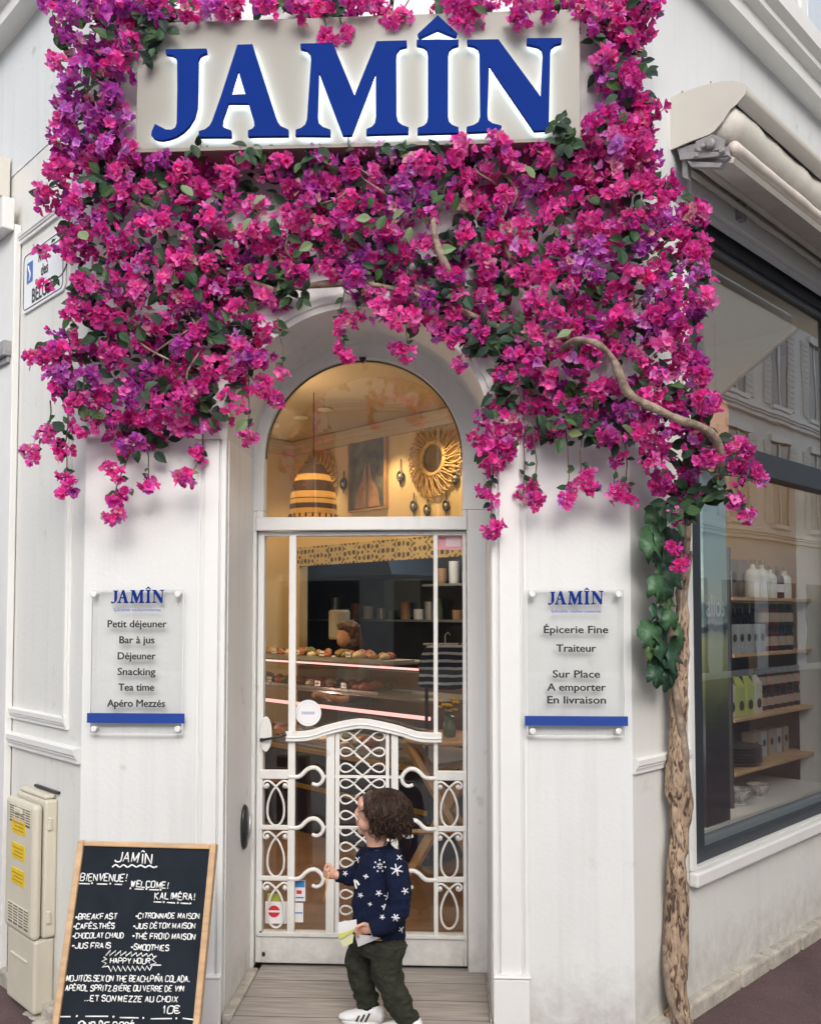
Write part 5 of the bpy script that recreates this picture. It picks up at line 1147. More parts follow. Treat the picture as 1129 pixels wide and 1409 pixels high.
body.tube([K(494.5, 1110, .004), K(491.5, 1116, .004), K(489.3, 1121, .004)], [.007, .009, .0095], 10); body.ell(K(491.5, 1122, -.008), (.007, .006, .006)); body.ell(K(491.5, 1122, .016), (.007, .006, .006))
body.ell(K(492.8, 1130, .004), (.009, .017, .0052)); body.ell(K(493.3, 1134.5, .004), (.009, .015, .0055)) # lips
body.ell(K(525, 1124, -.076), (.016, .010, .022)); body.ell(K(525, 1124, .076), (.016, .010, .022))       # ears
tubes(body, [(514, 1142, 0, 14), (517, 1155, 0, 13.5), (520, 1168, 0, 16), (523, 1190, 0, 27), (523, 1230, 0, 30), (524, 1265, 0, 31), (524, 1290, 0, 28)], 18)
armL = [(545, 1181, -.074, 13), (552, 1212, -.108, 12.5), (551, 1240, -.122, 11.5), (536, 1254, -.12, 10), (516, 1262, -.125, 7.5)]
armR = [(505, 1181, .062, 12), (497, 1203, .085, 11.5), (489, 1216, .090, 10.5), (476, 1215, .075, 9), (462, 1211, .06, 7)]
tubes(body, [(x, y, d, r * .82) for x, y, d, r in armL]); tubes(body, [(x, y, d, r * .82) for x, y, d, r in armR])
legN = [(537, 1288, -.045, 25), (533, 1315, -.048, 22.5), (533, 1332, -.05, 20.5), (543, 1357, -.055, 19), (552, 1378, -.055, 16.5), (559, 1395, -.05, 13)]
legF = [(508, 1288, .045, 24), (497, 1312, .042, 21), (491, 1332, .04, 19), (496, 1357, .04, 17), (501, 1376, .04, 14.5), (504, 1389, .04, 12)]
for L in (legN, legF): tubes(body, [(x, y, d, r * .7) for x, y, d, r in L])
tubes(body, [(559, 1395, -.05, 9), (560, 1412, -.05, 9)]); tubes(body, [(504, 1389, .04, 8.5), (505, 1404, .04, 8.5)])
def hand(wrist, along, upv, side, curl, mirror_=1):
    """palm with four bent fingers and a thumb leaving its side; along = wrist->knuckles, upv = thumb side"""
    a = np.array(along, float); a /= np.linalg.norm(a); u = np.array(upv, float); u -= a * (a @ u); u /= np.linalg.norm(u); n = np.cross(a, u) * mirror_
    w0 = np.array(wrist, float); R = Matrix((a, n, u)).transposed()
    body.ell(w0 + a * .021, (.025, .0125, .0215), R, 14, 10)
    body.tube([w0 - a * .012, w0 + a * .006], [.017, .017], 10)
    for i, ln in enumerate((.030, .035, .032, .025)):
        b = w0 + a * .040 + u * (.0165 - .011 * i); c = curl[i]
        p1 = b + a * ln * .42 * cos(c * .35) + n * ln * .42 * sin(c * .35)
        p2 = p1 + a * ln * .34 * cos(c) + n * ln * .34 * sin(c)
        p3 = p2 + a * ln * .28 * cos(c * 1.6) + n * ln * .28 * sin(c * 1.6)
        body.tube([b - a * .008, b, p1, p2, p3], [.0068, .0066, .0060, .0056, .0047], 8); body.ell(p3, .0047, None, 8, 6)
    t0 = w0 + a * .010 + u * .016; t1 = t0 + a * .013 + u * .012 + n * .007; t2 = t1 + a * .014 + u * .002 + n * .010; t3 = t2 + a * .010 - u * .004 + n * .004
    body.tube([t0, t1, t2, t3], [.0085, .0075, .0067, .0052], 8); body.ell(t3, .0052, None, 8, 6)
hL = K(515, 1262, -.125); hand(hL, (-1, .05, -.05), (0, -.35, 1), 0, (1.35, 1.3, 1.3, 1.3), -1)
hR = K(460.5, 1210.5, .06); hand(hR, (-1, -.1, .15), (.1, -.4, 1), 0, (1.7, 1.75, 1.8, 1.8), 1)
bodyo = remeshed(body, 'body', M['skin'], CH, .0034, 3)
# face colour: lips, brow and eye on the near side
b = MB(); b.ell(K(499.4, 1115, -.0275), (.0045, .0045, .0055), Matrix.Rotation(radians(25), 3, 'Z'), 12, 8); b.ell(K(497.2, 1114.5, .036), (.0065, .0055, .0075), None, 12, 8); b.build('eye', mat('eye_dark', (.02, .012, .01), .15), CH, smooth=True)
b = MB(); b.tube([K(496.5, 1108, -.027), K(499.5, 1107, -.034), K(503, 1107.5, -.040)], [.0012, .0018, .0010], 6); b.build('eyebrow', M['hair'], CH, smooth=True)
b = MB(); b.ell(K(492.0, 1130.2, .004), (.0085, .0165, .0042)); b.ell(K(492.6, 1134.2, .004), (.0085, .0145, .0045)); b.build('lips', mat('lip_rose', (.50, .18, .15), .45), CH, smooth=True)
# jumper
sw = MB()
tubes(sw, [(520, 1164, 0, 17), (522, 1171, 0, 23), (523, 1184, 0, 30), (523, 1205, 0, 34), (521.5, 1232, 0, 37), (521, 1258, 0, 37.5), (523, 1280, 0, 35), (525, 1292, 0, 31.5), (525, 1297, 0, 31)], 24)
sw.ell(K(543, 1180, -.060), (17 * kk, .05, 16 * kk)); sw.ell(K(508, 1181, .055), (15 * kk, .045, 15 * kk))
SWO = remeshed(sw, 'jumper', M['knit'], CH, .006, 4, disp=(.06, .022))
for arm, end in ((armL, [(524, 1259, -.124, 11.5), (519, 1261, -.125, 11)]), (armR, [(469, 1213, .068, 9.8), (465, 1212, .062, 9.6)])):
    sl = MB(); tubes(sl, [(x, y, d, r + 3.6) for x, y, d, r in arm[:-1]] + end, 16)
    for q in np.linspace(.25, .95, 7):   # gathered folds of the soft sleeve
        i_ = min(int(q * (len(arm) - 2)), len(arm) - 3); f_ = q * (len(arm) - 2) - i_; A_, B_ = np.array(arm[i_]), np.array(arm[i_ + 1]); x, y, d, r = A_ + (B_ - A_) * f_
        ax = K(*B_[:3]) - K(*A_[:3]); e1, e2, _ = (lambda z: (lambda a: (a / np.linalg.norm(a), np.cross(z, a / np.linalg.norm(a)), z))(np.cross(z, np.array([.3, 1, .2]))))(ax / np.linalg.norm(ax))
        c_ = K(x, y, d); t0 = q * 9; sl.tube([c_ + (e1 * cos(t) + e2 * sin(t)) * (r + 2.6) * kk + ax / np.linalg.norm(ax) * .008 * sin(t * 1.0 + t0) for t in np.linspace(t0, t0 + 4.2, 15)], [.002 + .0065 * sin(pi * k / 14) for k in range(15)], 8)
    so = remeshed(sl, 'sleeve', M['knit'], SWO, .0045, 3, disp=(.045, .012))
    x, y, d, r = end[1]; x2, y2, d2, _ = end[0]; a_ = K(x, y, d); b_ = K(x2, y2, d2); t_ = (a_ - b_) / np.linalg.norm(a_ - b_)
    MB().tube([a_ - t_ * .012, a_ + t_ * .012], [r * kk * 1.02, r * kk * .92], 16).build('cuff', M['knit'], SWO, smooth=True)
b = MB(); c_ = K(525, 1298, 0); b.tube([c_ + np.array([29.5 * kk * cos(t), 28.5 * kk * sin(t), .004 * sin(2 * t)]) for t in np.linspace(0, 2 * pi, 37)], .0105, 8); b.build('hem', M['knit'], SWO, smooth=True)
b = MB(); c_ = K(519.5, 1163.5, 0); b.tube([c_ + np.array([17 * kk * cos(t), 15.5 * kk * sin(t), .004 * cos(t)]) for t in np.linspace(0, 2 * pi, 33)], .0055, 8); b.build('collar', M['knit'], SWO, smooth=True)
# trousers
tr = MB()
tubes(tr, [(524, 1284, 0, 32), (523, 1300, 0, 33.5), (521, 1312, 0, 31)], 20)
for L in (legN, legF): tubes(tr, [(x, y, d, r) for x, y, d, r in L], 16)
for (x, y, d), r in (((560, 1394, -.05), 13.5), ((504.5, 1388, .04), 12.5), ((548, 1366, -.055), 18.6), ((498, 1352, .04), 17.4), ((556, 1385, -.052), 16), ((502, 1378, .04), 14.8)):
    tr.tube([K(x + 3 * cos(t), y, d) + np.array([r * kk * .82 * cos(t), r * kk * .82 * sin(t), .006 * cos(t * 2 + x)]) for t in np.linspace(0, 2 * pi, 25)], .0085, 8)
remeshed(tr, 'trousers', M['khaki'], CH, .006, 3, disp=(.045, .020))
# shoes: white trainers with dark stripes, standing on the step
def shoe(ax, d, toe_dx, L):
    c = K(ax, 1400, d); T_ = MB(); dx = -1
    def q(u, v, z): return np.array([c[0] + dx * u + v * toe_dx * .0, YC + d + v + toe_dx * u, z])
    prof = [(-.042, .026, .052), (-.025, .029, .062), (.0, .030, .060), (.03, .031, .047), (.06, .033, .034), (.085, .030, .027), (.102, .020, .020)]
    for (u0, w0, h0), (u1, w1, h1) in zip(prof[:-1], prof[1:]):
        for t in np.linspace(0, 1, 4):
            u = u0 + (u1 - u0) * t; w_ = w0 + (w1 - w0) * t; h_ = h0 + (h1 - h0) * t
            T_.ell(q(u * L, 0, .012 + h_ * .42), (.017, w_, h_ * .60), None, 14, 8)
    o = remeshed(T_, 'shoe', M['shoe'], CH, .004, 3)
    s = MB(); P = []
    for t in np.linspace(0, 2 * pi, 29)[:-1]:
        u = .03 + .078 * cos(t); w_ = (.034 + .004 * cos(t * 1.0)) * sin(t); P.append(q(u * L, w_, 0.0005))
    s.prism(P, (0, 0, .015)); s.build('sole', M['sole'], o, bevel=.004)
    st = MB()
    bv = BVHTree.FromObject(o, bpy.context.evaluated_depsgraph_get())
    for i in range(3):
        u = (.012 + .017 * i) * L; P0 = []
        for z in np.linspace(.018, .050 - .005 * i, 5):
            hit_ = bv.ray_cast(Vector(q(u - (z - .02) * .5, -.12, z) - origin(o)), Vector((0, 1, 0)))
            if hit_[0] is not None: P0.append(np.array(hit_[0]) + origin(o) + np.array([0, -.0015, 0]))
        if len(P0) > 1: st.tube(P0, .0038, 6)
    if st.v: st.build('stripe', M['ink'], o, smooth=True)
    return o
M['shoe'] = mat('white_trainer', (.72, .72, .72), .5, var=.06, vscale=20); M['sole'] = mat('rubber_sole', (.66, .66, .65), .6)
shoe(507, .035, .10, 1.02); shoe(561, -.052, .02, 1.0)
for (x, y, d) in ((506, 1393, .04), (560, 1400, -.05)):
    MB().tube([K(x, y - 8, d), K(x, y + 6, d)], [10.5 * kk, 10 * kk], 14).build('sock', M['knit'], CH, smooth=True)
# hair: a cap and some hundreds of wavy locks
rnd = random.Random(21)
hb = MB()
hb.ell(K(530, 1117, 0), (30 * kk, .088, 26 * kk), Matrix.Rotation(radians(12), 3, 'Y'), 24, 16)
hb.ell(K(541, 1134, 0), (18 * kk, .080, 19 * kk), None, 20, 14)
hb.ell(K(509, 1101, 0), (12 * kk, .066, 11 * kk), Matrix.Rotation(radians(-25), 3, 'Y'), 16, 12)
cap = remeshed(hb, 'hair', M['hair'], CH, .006, 5, disp=(.03, .018))
hl = MB(); c0 = K(530.5, 1117, 0); HX, HY, HZ = 34 * kk, .098, 29.5 * kk
for i in range(2100):
    th = rnd.uniform(-pi, pi); face_ = abs(abs(th) - pi)       # 0 = towards the face (-X)
    f0 = rnd.uniform(.02, 1.25) if rnd.random() < .6 else rnd.uniform(.6, 1.6)
    f1 = f0 + rnd.uniform(.55, 1.2)
    if face_ < .62: f1 = min(f1, rnd.uniform(.80, 1.0))
    elif face_ < 1.0: f1 = min(f1, rnd.uniform(1.25, 1.7))
    f1 = min(f1, (2.42 if face_ > 1.5 else 2.25) + rnd.uniform(-.32, .12))
    if f1 - f0 < .18: continue
    ph = rnd.uniform(0, 6.3); fq = rnd.uniform(4, 8); am = rnd.uniform(.04, .15); lift = rnd.uniform(-.07, .05); curl = rnd.uniform(.08, .30) if f1 > 1.5 else .06; path = []
    cp = rnd.uniform(0, 6.3)
    for j in range(9):
        t = j / 8; f = f0 + (f1 - f0) * t; a_ = th + am * sin(ph + fq * f) * (.4 + t) + (curl * t * t * 1.3 * cos(cp + 5 * t))
        rr_ = 1.0 + lift + .04 * sin(ph * 2 + fq * 1.3 * f) + curl * .55 * t * t * sin(cp + 5 * t)
        sx = sin(min(f, 1.62)); zz_ = cos(f) if f < 1.57 else -(f - 1.57) * 1.55
        if f > 1.62: sx = 1 - (f - 1.62) * .28
        path.append(c0 + np.array([HX * rr_ * sx * cos(a_), HY * rr_ * sx * sin(a_), HZ * rr_ * zz_]) + np.array([.010 * max(0, -zz_), 0, 0]))
    r0 = rnd.uniform(.0014, .0034)
    hl.tube(path, [r0 * .7, r0, r0, r0, r0, r0 * .9, r0 * .75, r0 * .5, r0 * .15], 5)
for i in range(150):   # loose corkscrew curls round the sides and the nape
    th = rnd.uniform(-pi, pi)
    if abs(abs(th) - pi) < .95: continue
    f = rnd.uniform(1.1, 1.95); st_ = c0 + np.array([HX * sin(f) * cos(th), HY * sin(f) * sin(th), HZ * cos(f)]) * rnd.uniform(.96, 1.05)
    ln = rnd.uniform(.035, .075); hr = rnd.uniform(.004, .010); tn = rnd.uniform(1.0, 2.4) * 2 * pi; ph = rnd.uniform(0, 6.3); out_ = np.array([cos(th), sin(th), 0]); path = []
    for j in range(16):
        t = j / 15; path.append(st_ + np.array([0, 0, -ln * t]) + out_ * (.010 * sin(pi * t) - .006 * t) + hr * (.4 + .6 * t) * np.array([cos(ph + tn * t), sin(ph + tn * t), .5 * sin(ph + tn * t)]))
    r0 = rnd.uniform(.0028, .0052); hl.tube(path, [r0 * (1 - .8 * (j / 15) ** 2) for j in range(16)], 6)
for i in range(70):    # flyaway strands
    th = rnd.uniform(-2.2, 2.2); f = rnd.uniform(.1, 1.6); st_ = c0 + np.array([HX * sin(f) * cos(th), HY * sin(f) * sin(th), HZ * cos(f)]); out_ = (st_ - c0) / np.linalg.norm(st_ - c0); ph = rnd.uniform(0, 6); ln = rnd.uniform(.02, .045)
    hl.tube([st_ + out_ * ln * .45 * t + np.array([.3 * ln * t, 0, -ln * t * t * .8]) + .004 * np.array([sin(ph + 7 * t), cos(ph + 6 * t), 0]) for t in np.linspace(0, 1, 7)], [.0011] * 6 + [.0004], 4)
hl.build('locks', M['locks'], cap, smooth=True)
# snowflakes knitted into the jumper, lying on its surface
dg = bpy.context.evaluated_depsgraph_get(); oS = origin(SWO)
VV, FF = [], []
for ob in [SWO] + [c for c in SWO.children if c.name.startswith('sleeve')]:
    k_ = len(VV); VV += [v.co.copy() for v in ob.data.vertices]; FF += [tuple(i + k_ for i in p.vertices) for p in ob.data.polygons]
bv = BVHTree.FromPolygons(VV, FF)
def on_sw(x, y, back=False):
    r = ray(x, y); r = r / np.linalg.norm(r); o_ = CAM - oS
    h_ = bv.ray_cast(Vector(o_), Vector(r))
    if back:
        far = o_ + r * 6; h_ = bv.ray_cast(Vector(far), Vector(-r))
    return None if h_[0] is None else (np.array(h_[0]) + oS + np.array(h_[1]) * .0012)
sn = MB()
def stroke(x0, y0, x1, y1, r, back=False):
    P = [on_sw(x0 + (x1 - x0) * t, y0 + (y1 - y0) * t, back) for t in np.linspace(0, 1, 4)]
    if all(p is not None for p in P) and max(np.linalg.norm(P[i + 1] - P[i]) for i in range(3)) < .02: sn.tube(P, r, 5)
def flake(x, y, r, n=6, dots=False, rot=.2, back=False, t=.0020):
    r = r * .88
    for i in range(n):
        a = rot + 2 * pi * i / n
        if dots:
            stroke(x + r * .2 * cos(a), y + r * .2 * sin(a), x + r * .55 * cos(a), y + r * .55 * sin(a), t, back)
            p = on_sw(x + r * cos(a), y + r * sin(a), back)
            if p is not None: sn.ell(p, .0035, None, 8, 6)
        else: stroke(x, y, x + r * cos(a), y + r * sin(a), t * 1.0, back)
flake(522.6, 1191.5, 9, 7, True); flake(545.5, 1197, 9.5, 6, False, .3, t=.0027); flake(492.5, 1183, 5, 5); flake(503.5, 1206, 3.6, 4, t=.003); flake(549, 1180, 5, 4, False, .8); flake(521, 1229, 5, 5); flake(533.5, 1233.5, 6.5, 5, False, .9)
flake(557, 1226, 5.5, 5, False, .5); flake(528.6, 1248, 4.6, 4, False, .3, t=.003); flake(526, 1262, 4, 5); flake(544, 1262.5, 6, 6, False, .1, t=.0026); flake(552, 1279, 5, 5); flake(509, 1244, 3, 4); flake(475, 1202, 4, 5); flake(496, 1232, 4, 5); flake(513, 1285, 3, 5)
for x, y in ((505, 1195), (530, 1200), (515, 1222), (535, 1232), (507, 1252), (530, 1262), (518, 1280)): flake(x, y, 6, 6, False, x, True)
sn.build('snowflake_pattern', M['stick'], SWO, smooth=True)
sn = MB(); stroke(488.5, 1211, 491, 1222, .0055); stroke(491, 1212, 494, 1218, .004); sn.build('white_motif', M['chalk'], SWO, smooth=True)
sn = MB(); stroke(503, 1289, 511, 1287, .0024); stroke(511, 1287, 519, 1291, .0024); stroke(515, 1293, 525, 1293.5, .0024); sn.build('ochre_motif', mat('ochre_yarn', (.45, .24, .03), .8), SWO, smooth=True)
# papers in the near hand, a thin stick in the far one
pc_ = K(0, 0)
T = thing('folded_papers', 'white and lime yellow folded papers held in the toddler\'s hand', 'paper', K(486, 1272, -.135))
def sheet(P, mt, name):
    P = [K(x, y, d) for x, y, d in P]; n = np.cross(P[1] - P[0], P[2] - P[0]); n /= np.linalg.norm(n)
    MB().prism(P, n * .0012).build(name, mt, T)
sheet([(472, 1250.5, -.150), (496, 1247, -.146), (496.5, 1259, -.140), (472.5, 1265, -.146)], M['stick'], 'sheet')
M['lime'] = mat('lime_paper', (.72, .72, .22), .6)
sheet([(472.5, 1265.6, -.147), (496.5, 1259.5, -.141), (499, 1262, -.133), (473, 1274.5, -.139)], M['lime'], 'sheet')
sheet([(474, 1276, -.136), (492, 1268, -.130), (490, 1281, -.124), (478, 1286, -.128)], mat('pale_lime_paper', (.70, .70, .42), .6), 'sheet')
sheet([(493, 1270, -.122), (515, 1272, -.120), (526, 1276, -.112), (497, 1287, -.116)], mat('grey_paper', (.55, .55, .56), .6), 'sheet')
T = thing('drinking_straw', 'thin orange straw held in the toddler\'s raised fist', 'straw', K(444, 1245, .045))
a_, b_ = K(450.5, 1204, .045), K(443, 1246, .040)
MB().tube([a_, b_], .0024, 8).build('tube', mat('orange_straw', (.72, .36, .08), .5), T, smooth=True); MB().tube([a_, a_ + (a_ - b_) * .12], .0026, 8).build('tip', M['tan'], T, smooth=True)
# ------------------------------------------------------------------ the bougainvillea: trunk, vines, flower clusters, leaves
rnd = random.Random(42)
BG_loc = RW.at(932, 1392, .07); BG_loc[2] = -.085
BG = thing('bougainvillea', 'magenta bougainvillea climbing a twisted trunk over the shop front', 'climbing plant', BG_loc)
def bark_mat():
    m = bpy.data.materials.new('flaking_bark'); m.use_nodes = True; t = m.node_tree; b = t.nodes['Principled BSDF']; b.inputs['Roughness'].default_value = .85
    tc = t.nodes.new('ShaderNodeTexCoord'); mp = t.nodes.new('ShaderNodeMapping'); mp.inputs['Scale'].default_value = (34, 34, 10); t.links.new(tc.outputs['Object'], mp.inputs[0])
    n = t.nodes.new('ShaderNodeTexNoise'); n.inputs['Scale'].default_value = 1.6; n.inputs['Detail'].default_value = 8; n.inputs['Distortion'].default_value = 1.2; t.links.new(mp.outputs[0], n.inputs['Vector'])
    r = t.nodes.new('ShaderNodeValToRGB'); t.links.new(n.outputs['Fac'], r.inputs[0]); e = r.color_ramp.elements
    e[0].position = .34; e[0].color = (.05, .032, .024, 1); e[1].position = .75; e[1].color = (.50, .38, .27, 1)
    for p, c in ((.42, (.13, .08, .058)), (.48, (.32, .22, .15)), (.6, (.40, .30, .21))):
        q = e.new(p); q.color = (*c, 1)
    t.links.new(r.outputs[0], b.inputs['Base Color'])
    bp = t.nodes.new('ShaderNodeBump'); bp.inputs['Strength'].default_value = .65; bp.inputs['Distance'].default_value = .012; t.links.new(n.outputs['Fac'], bp.inputs['Height']); t.links.new(bp.outputs[0], b.inputs['Normal']); return m
BARK = bark_mat(); VINE = mat('pale_vine_bark', (.33, .26, .20), .8, col2=(.15, .10, .075), vscale=22, bump=.6, bscale=60)
tpx = [(933, 1398), (933, 1380), (931, 1340), (932, 1290), (931, 1230), (930, 1190), (935, 1150), (934, 1110), (929, 1070), (930, 1030), (932, 990), (933, 940), (936, 890), (938, 840), (938, 790), (940, 740), (943, 700)]
tr_r = [.050, .044, .038, .037, .038, .040, .037, .039, .036, .036, .035, .032, .029, .027, .025, .023, .021]
P = smooth_path([RW.at(x, y, .062) for x, y in tpx], 6); P[0][2] = -.09
rr = np.interp(np.linspace(0, len(tpx) - 1, len(P)), range(len(tpx)), tr_r)
m = MB(); n = 26; m.tube(P, rr, n)
for i in range(len(P)):
    for k in range(n):
        v = np.array(m.v[i * n + k]); d = v - P[i]; th = 2 * pi * k / n
        tw = th + i * .13
        f = 1 + .20 * sin(2 * tw) + .10 * sin(5 * tw + 1.3) + .28 * (noise.noise(Vector(v * 22)) ) + .10 * noise.noise(Vector(v * 60))
        m.v[i * n + k] = tuple(P[i] + d * f)
m.build('trunk', BARK, BG, smooth=True)
m = MB(); W_ = []
for i in range(0, len(P) - 20):
    a = i * .105 + 2.4; t_ = P[min(i + 1, len(P) - 1)] - P[max(i - 1, 0)]; t_ /= np.linalg.norm(t_); u = RW.u; v = RW.n
    W_.append(P[i] + (u * cos(a) + v * sin(a)) * rr[i] * 1.12)
m.tube(W_, [.016 * (1 + .35 * noise.noise(Vector(p * 14))) for p in W_], 9); m.build('twining_stem', VINE, BG, smooth=True)
for a, b_ in (((938, 800), (950, 760)), ((935, 830), (948, 770)), ((932, 850), (946, 790)), ((940, 780), (938, 730)), ((930, 870), (936, 800))):
    MB().tube(smooth_path([RW.at(a[0], a[1], .085), RW.at((a[0] + b_[0]) / 2 + 3, (a[1] + b_[1]) / 2, .10), RW.at(b_[0], b_[1], .085)], 4), .008, 7).build('side_stem', VINE, BG, smooth=True)
def vine(pts, r0, r1, nm='vine'):
    Q = smooth_path([onY(x, y, yy) for x, y, yy in pts], 7); N = len(Q)
    mm = MB(); mm.tube(Q, [(r0 + (r1 - r0) * i / N) * (1 + .5 * noise.noise(Vector(q * 16))) for i, q in enumerate(Q)], 10); mm.build(nm, VINE, BG, smooth=True)
vine([(944, 720, .08), (962, 690, -.02), (985, 660, -.10), (990, 630, -.20), (984, 605, -.25), (965, 588, -.29), (935, 578, -.32), (905, 564, -.33), (880, 552, -.34), (862, 538, -.34), (852, 515, -.36), (840, 490, -.36), (820, 473, -.36), (798, 468, -.33), (780, 474, -.25), (765, 490, -.12)], .019, .011)
vine([(596, 298, -.16), (597, 318, -.20), (604, 345, -.20), (616, 370, -.18), (632, 396, -.14), (650, 420, -.10)], .010, .016)
vine([(735, 415, -.1), (700, 350, -.12), (690, 300, -.12), (720, 260, -.1)], .012, .008)
vine([(380, 400, -.1), (300, 370, -.08), (240, 330, -.08), (170, 250, -.08), (120, 150, -.06), (130, 60, -.05)], .012, .008)
vine([(760, 490, -.12), (640, 430, -.10), (500, 390, -.10), (380, 400, -.1)], .013, .011)
# --- petals
PINK, MAG, PUR, HOT, VIO = (.84, .09, .44), (.70, .055, .36), (.53, .08, .47), (.92, .17, .54), (.70, .23, .68)
def hsvj(c, r=rnd):
    f = r.uniform(.72, 1.22); g = r.uniform(-.5, .5)
    return (min(1, c[0] * f), min(1, max(0, c[1] * f * (1 + g))), min(1, c[2] * f * (1 + g * .3)))
def bract(vs, fs, cs, o, R, L, Wd, curl, col):
    k = len(vs); grid = []
    for i, (t, w_) in enumerate(((0, .18), (.28, .85), (.62, 1.08), (.88, .62))):
        z = curl * t * t * L
        for s in (-1, 0, 1):
            grid.append((s * w_ * Wd / 2, t * L, z + abs(s) * w_ * Wd * .16 + rnd.uniform(-.0012, .0012)))
    grid.append((0, L, curl * L + rnd.uniform(-.002, .002)))
    for p in grid: vs.append(o + R @ np.array(p)); cs.append(col)
    for i in range(3):
        for s in range(2): fs.append((k + i * 3 + s, k + i * 3 + s + 1, k + (i + 1) * 3 + s + 1, k + (i + 1) * 3 + s))
    fs.append((k + 9, k + 10, k + 12)); fs.append((k + 10, k + 11, k + 12))
def basis(d):
    d = d / np.linalg.norm(d); a = np.array([0, 0, 1.]) if abs(d[2]) < .9 else np.array([1., 0, 0]); x = np.cross(a, d); x /= np.linalg.norm(x); return x, np.cross(d, x), d
def floret(vs, fs, cs, c, d, col, sc):
    x, y, z = basis(d); n_ = rnd.choice((3, 4, 5, 5)); a0 = rnd.uniform(0, 6.28)
    for i in range(n_):
        a = a0 + 2 * pi * i / n_ + rnd.uniform(-.25, .25); op = rnd.uniform(.45, 1.15)
        rad = x * cos(a) + y * sin(a); t = rad * sin(op) + z * cos(op); side = np.cross(t, z * sin(op) - rad * cos(op)); nn = z * sin(op) - rad * cos(op)
        R = np.stack([np.cross(t, nn), t, nn], axis=1)
        cc = tuple(q * rnd.uniform(.88, 1.12) for q in col)
        bract(vs, fs, cs, c + rad * .003, R, sc * rnd.uniform(.018, .027), sc * rnd.uniform(.015, .022), rnd.uniform(-.55, .35), cc)
    if rnd.random() < .30:
        k = len(vs)
        for p in (x * .0025, y * .0025, -x * .0025, z * sc * .012): vs.append(c + p + z * sc * .006); cs.append((.75, .55, .60))
        fs += [(k, k + 1, k + 3), (k + 1, k + 2, k + 3), (k + 2, k, k + 3)]
def cluster(c, R, nfl, col, sc=1.0, face=np.array([0, -1., 0])):
    vs, fs, cs = [], [], []; AX = np.array(Matrix.Rotation(rnd.gauss(0, .8), 3, 'Y'))
    for i in range(nfl):
        d = np.array([rnd.gauss(0, 1), rnd.gauss(0, 1), rnd.gauss(0, 1)]); d /= np.linalg.norm(d); d = d + face * .75; d /= np.linalg.norm(d)
        q = c + AX @ (d * R * rnd.uniform(.45, 1.05) * np.array([1.25, .75, .85]))
        floret(vs, fs, cs, q, d + np.array([rnd.uniform(-.5, .5), 0, rnd.uniform(-.5, .3)]), hsvj(col if rnd.random() < .72 else rnd.choice((PINK, MAG, HOT, PUR, VIO))) if rnd.random() > .035 else (.70, .36, .42), sc * rnd.uniform(.75, 1.2))
    return vs, fs, cs
PETAL = petal_mat('bougainvillea_bracts', .48)
# regions of the picture that the plant covers, measured on the wall plane
def inside(x, y, P):
    c = False; n_ = len(P)
    for i in range(n_):
        (x0, y0), (x1, y1) = P[i], P[(i + 1) % n_]
        if (y0 > y) != (y1 > y) and x < (x1 - x0) * (y - y0) / (y1 - y0) + x0: c = not c
    return c
MAIN = [(80, 222), (150, 212), (185, 212), (300, 222), (400, 212), (480, 206), (560, 215), (640, 200), (680, 196), (700, 215), (740, 205), (775, 225), (800, 190), (840, 150), (890, 140), (900, 230), (925, 255), (950, 275), (960, 300), (968, 360), (966, 420), (945, 455), (955, 490), (970, 530), (978, 580), (972, 640), (955, 680), (935, 690), (905, 670), (890, 625), (870, 605), (820, 600), (760, 598), (720, 600), (690, 640), (672, 655), (662, 610), (672, 560), (690, 520), (690, 490), (640, 470), (560, 445), (520, 425), (490, 410), (460, 385), (440, 365), (400, 388), (385, 425), (372, 455), (362, 490), (330, 520), (318, 555), (290, 590), (262, 600), (225, 615), (205, 632), (170, 610), (130, 590), (105, 588), (100, 550), (80, 520), (70, 480), (92, 440), (100, 400), (96, 350), (88, 310), (60, 270)]
LCOL = [(70, 0), (225, 0), (200, 45), (170, 90), (172, 210), (92, 225), (85, 165), (100, 110), (82, 60)]
RCOL = [(812, 0), (905, 0), (880, 60), (885, 140), (895, 230), (790, 240), (830, 150), (815, 60)]
TOPS = [[(200, 0), (335, 0), (330, 16), (250, 22), (205, 34)], [(345, 0), (420, 0), (415, 14), (350, 16)], [(425, 0), (515, 0), (512, 22), (440, 30)], [(600, 0), (680, 0), (665, 26), (618, 34)], [(700, 0), (812, 0), (812, 22), (760, 12), (720, 28)]]
HOLES = [(712, 418, 22, 30), (748, 395, 14, 16), (318, 330, 12, 10), (575, 325, 22, 22), (640, 372, 12, 12), (830, 505, 26, 26), (560, 300, 14, 10), (785, 255, 16, 20), (150, 520, 14, 16), (845, 575, 14, 12), (700, 470, 12, 12), (610, 300, 16, 20)]
def ok(x, y, P):
    return inside(x, y, P) and not any(((x - a) / rx) ** 2 + ((y - b) / ry) ** 2 < 1 for a, b, rx, ry in HOLES)
pts = []
def fill(P, dmin, tries, layer):
    xs = [p[0] for p in P]; ys = [p[1] for p in P]; loc = []
    for _ in range(tries):
        x, y = rnd.uniform(min(xs), max(xs)), rnd.uniform(min(ys), max(ys))
        if ok(x, y, P) and all((x - a) ** 2 + (y - b) ** 2 > dmin * dmin for a, b in loc): loc.append((x, y))
    for x, y in loc: pts.append((x, y, layer))
fill(MAIN, 31, 9000, 0); fill(MAIN, 29, 9000, 1); fill(LCOL, 27, 2500, 0); fill(LCOL, 30, 2000, 1); fill(RCOL, 27, 2500, 0); fill(RCOL, 29, 2000, 1)
for P_ in TOPS: fill(P_, 22, 500, 0); fill(P_, 26, 300, 1)
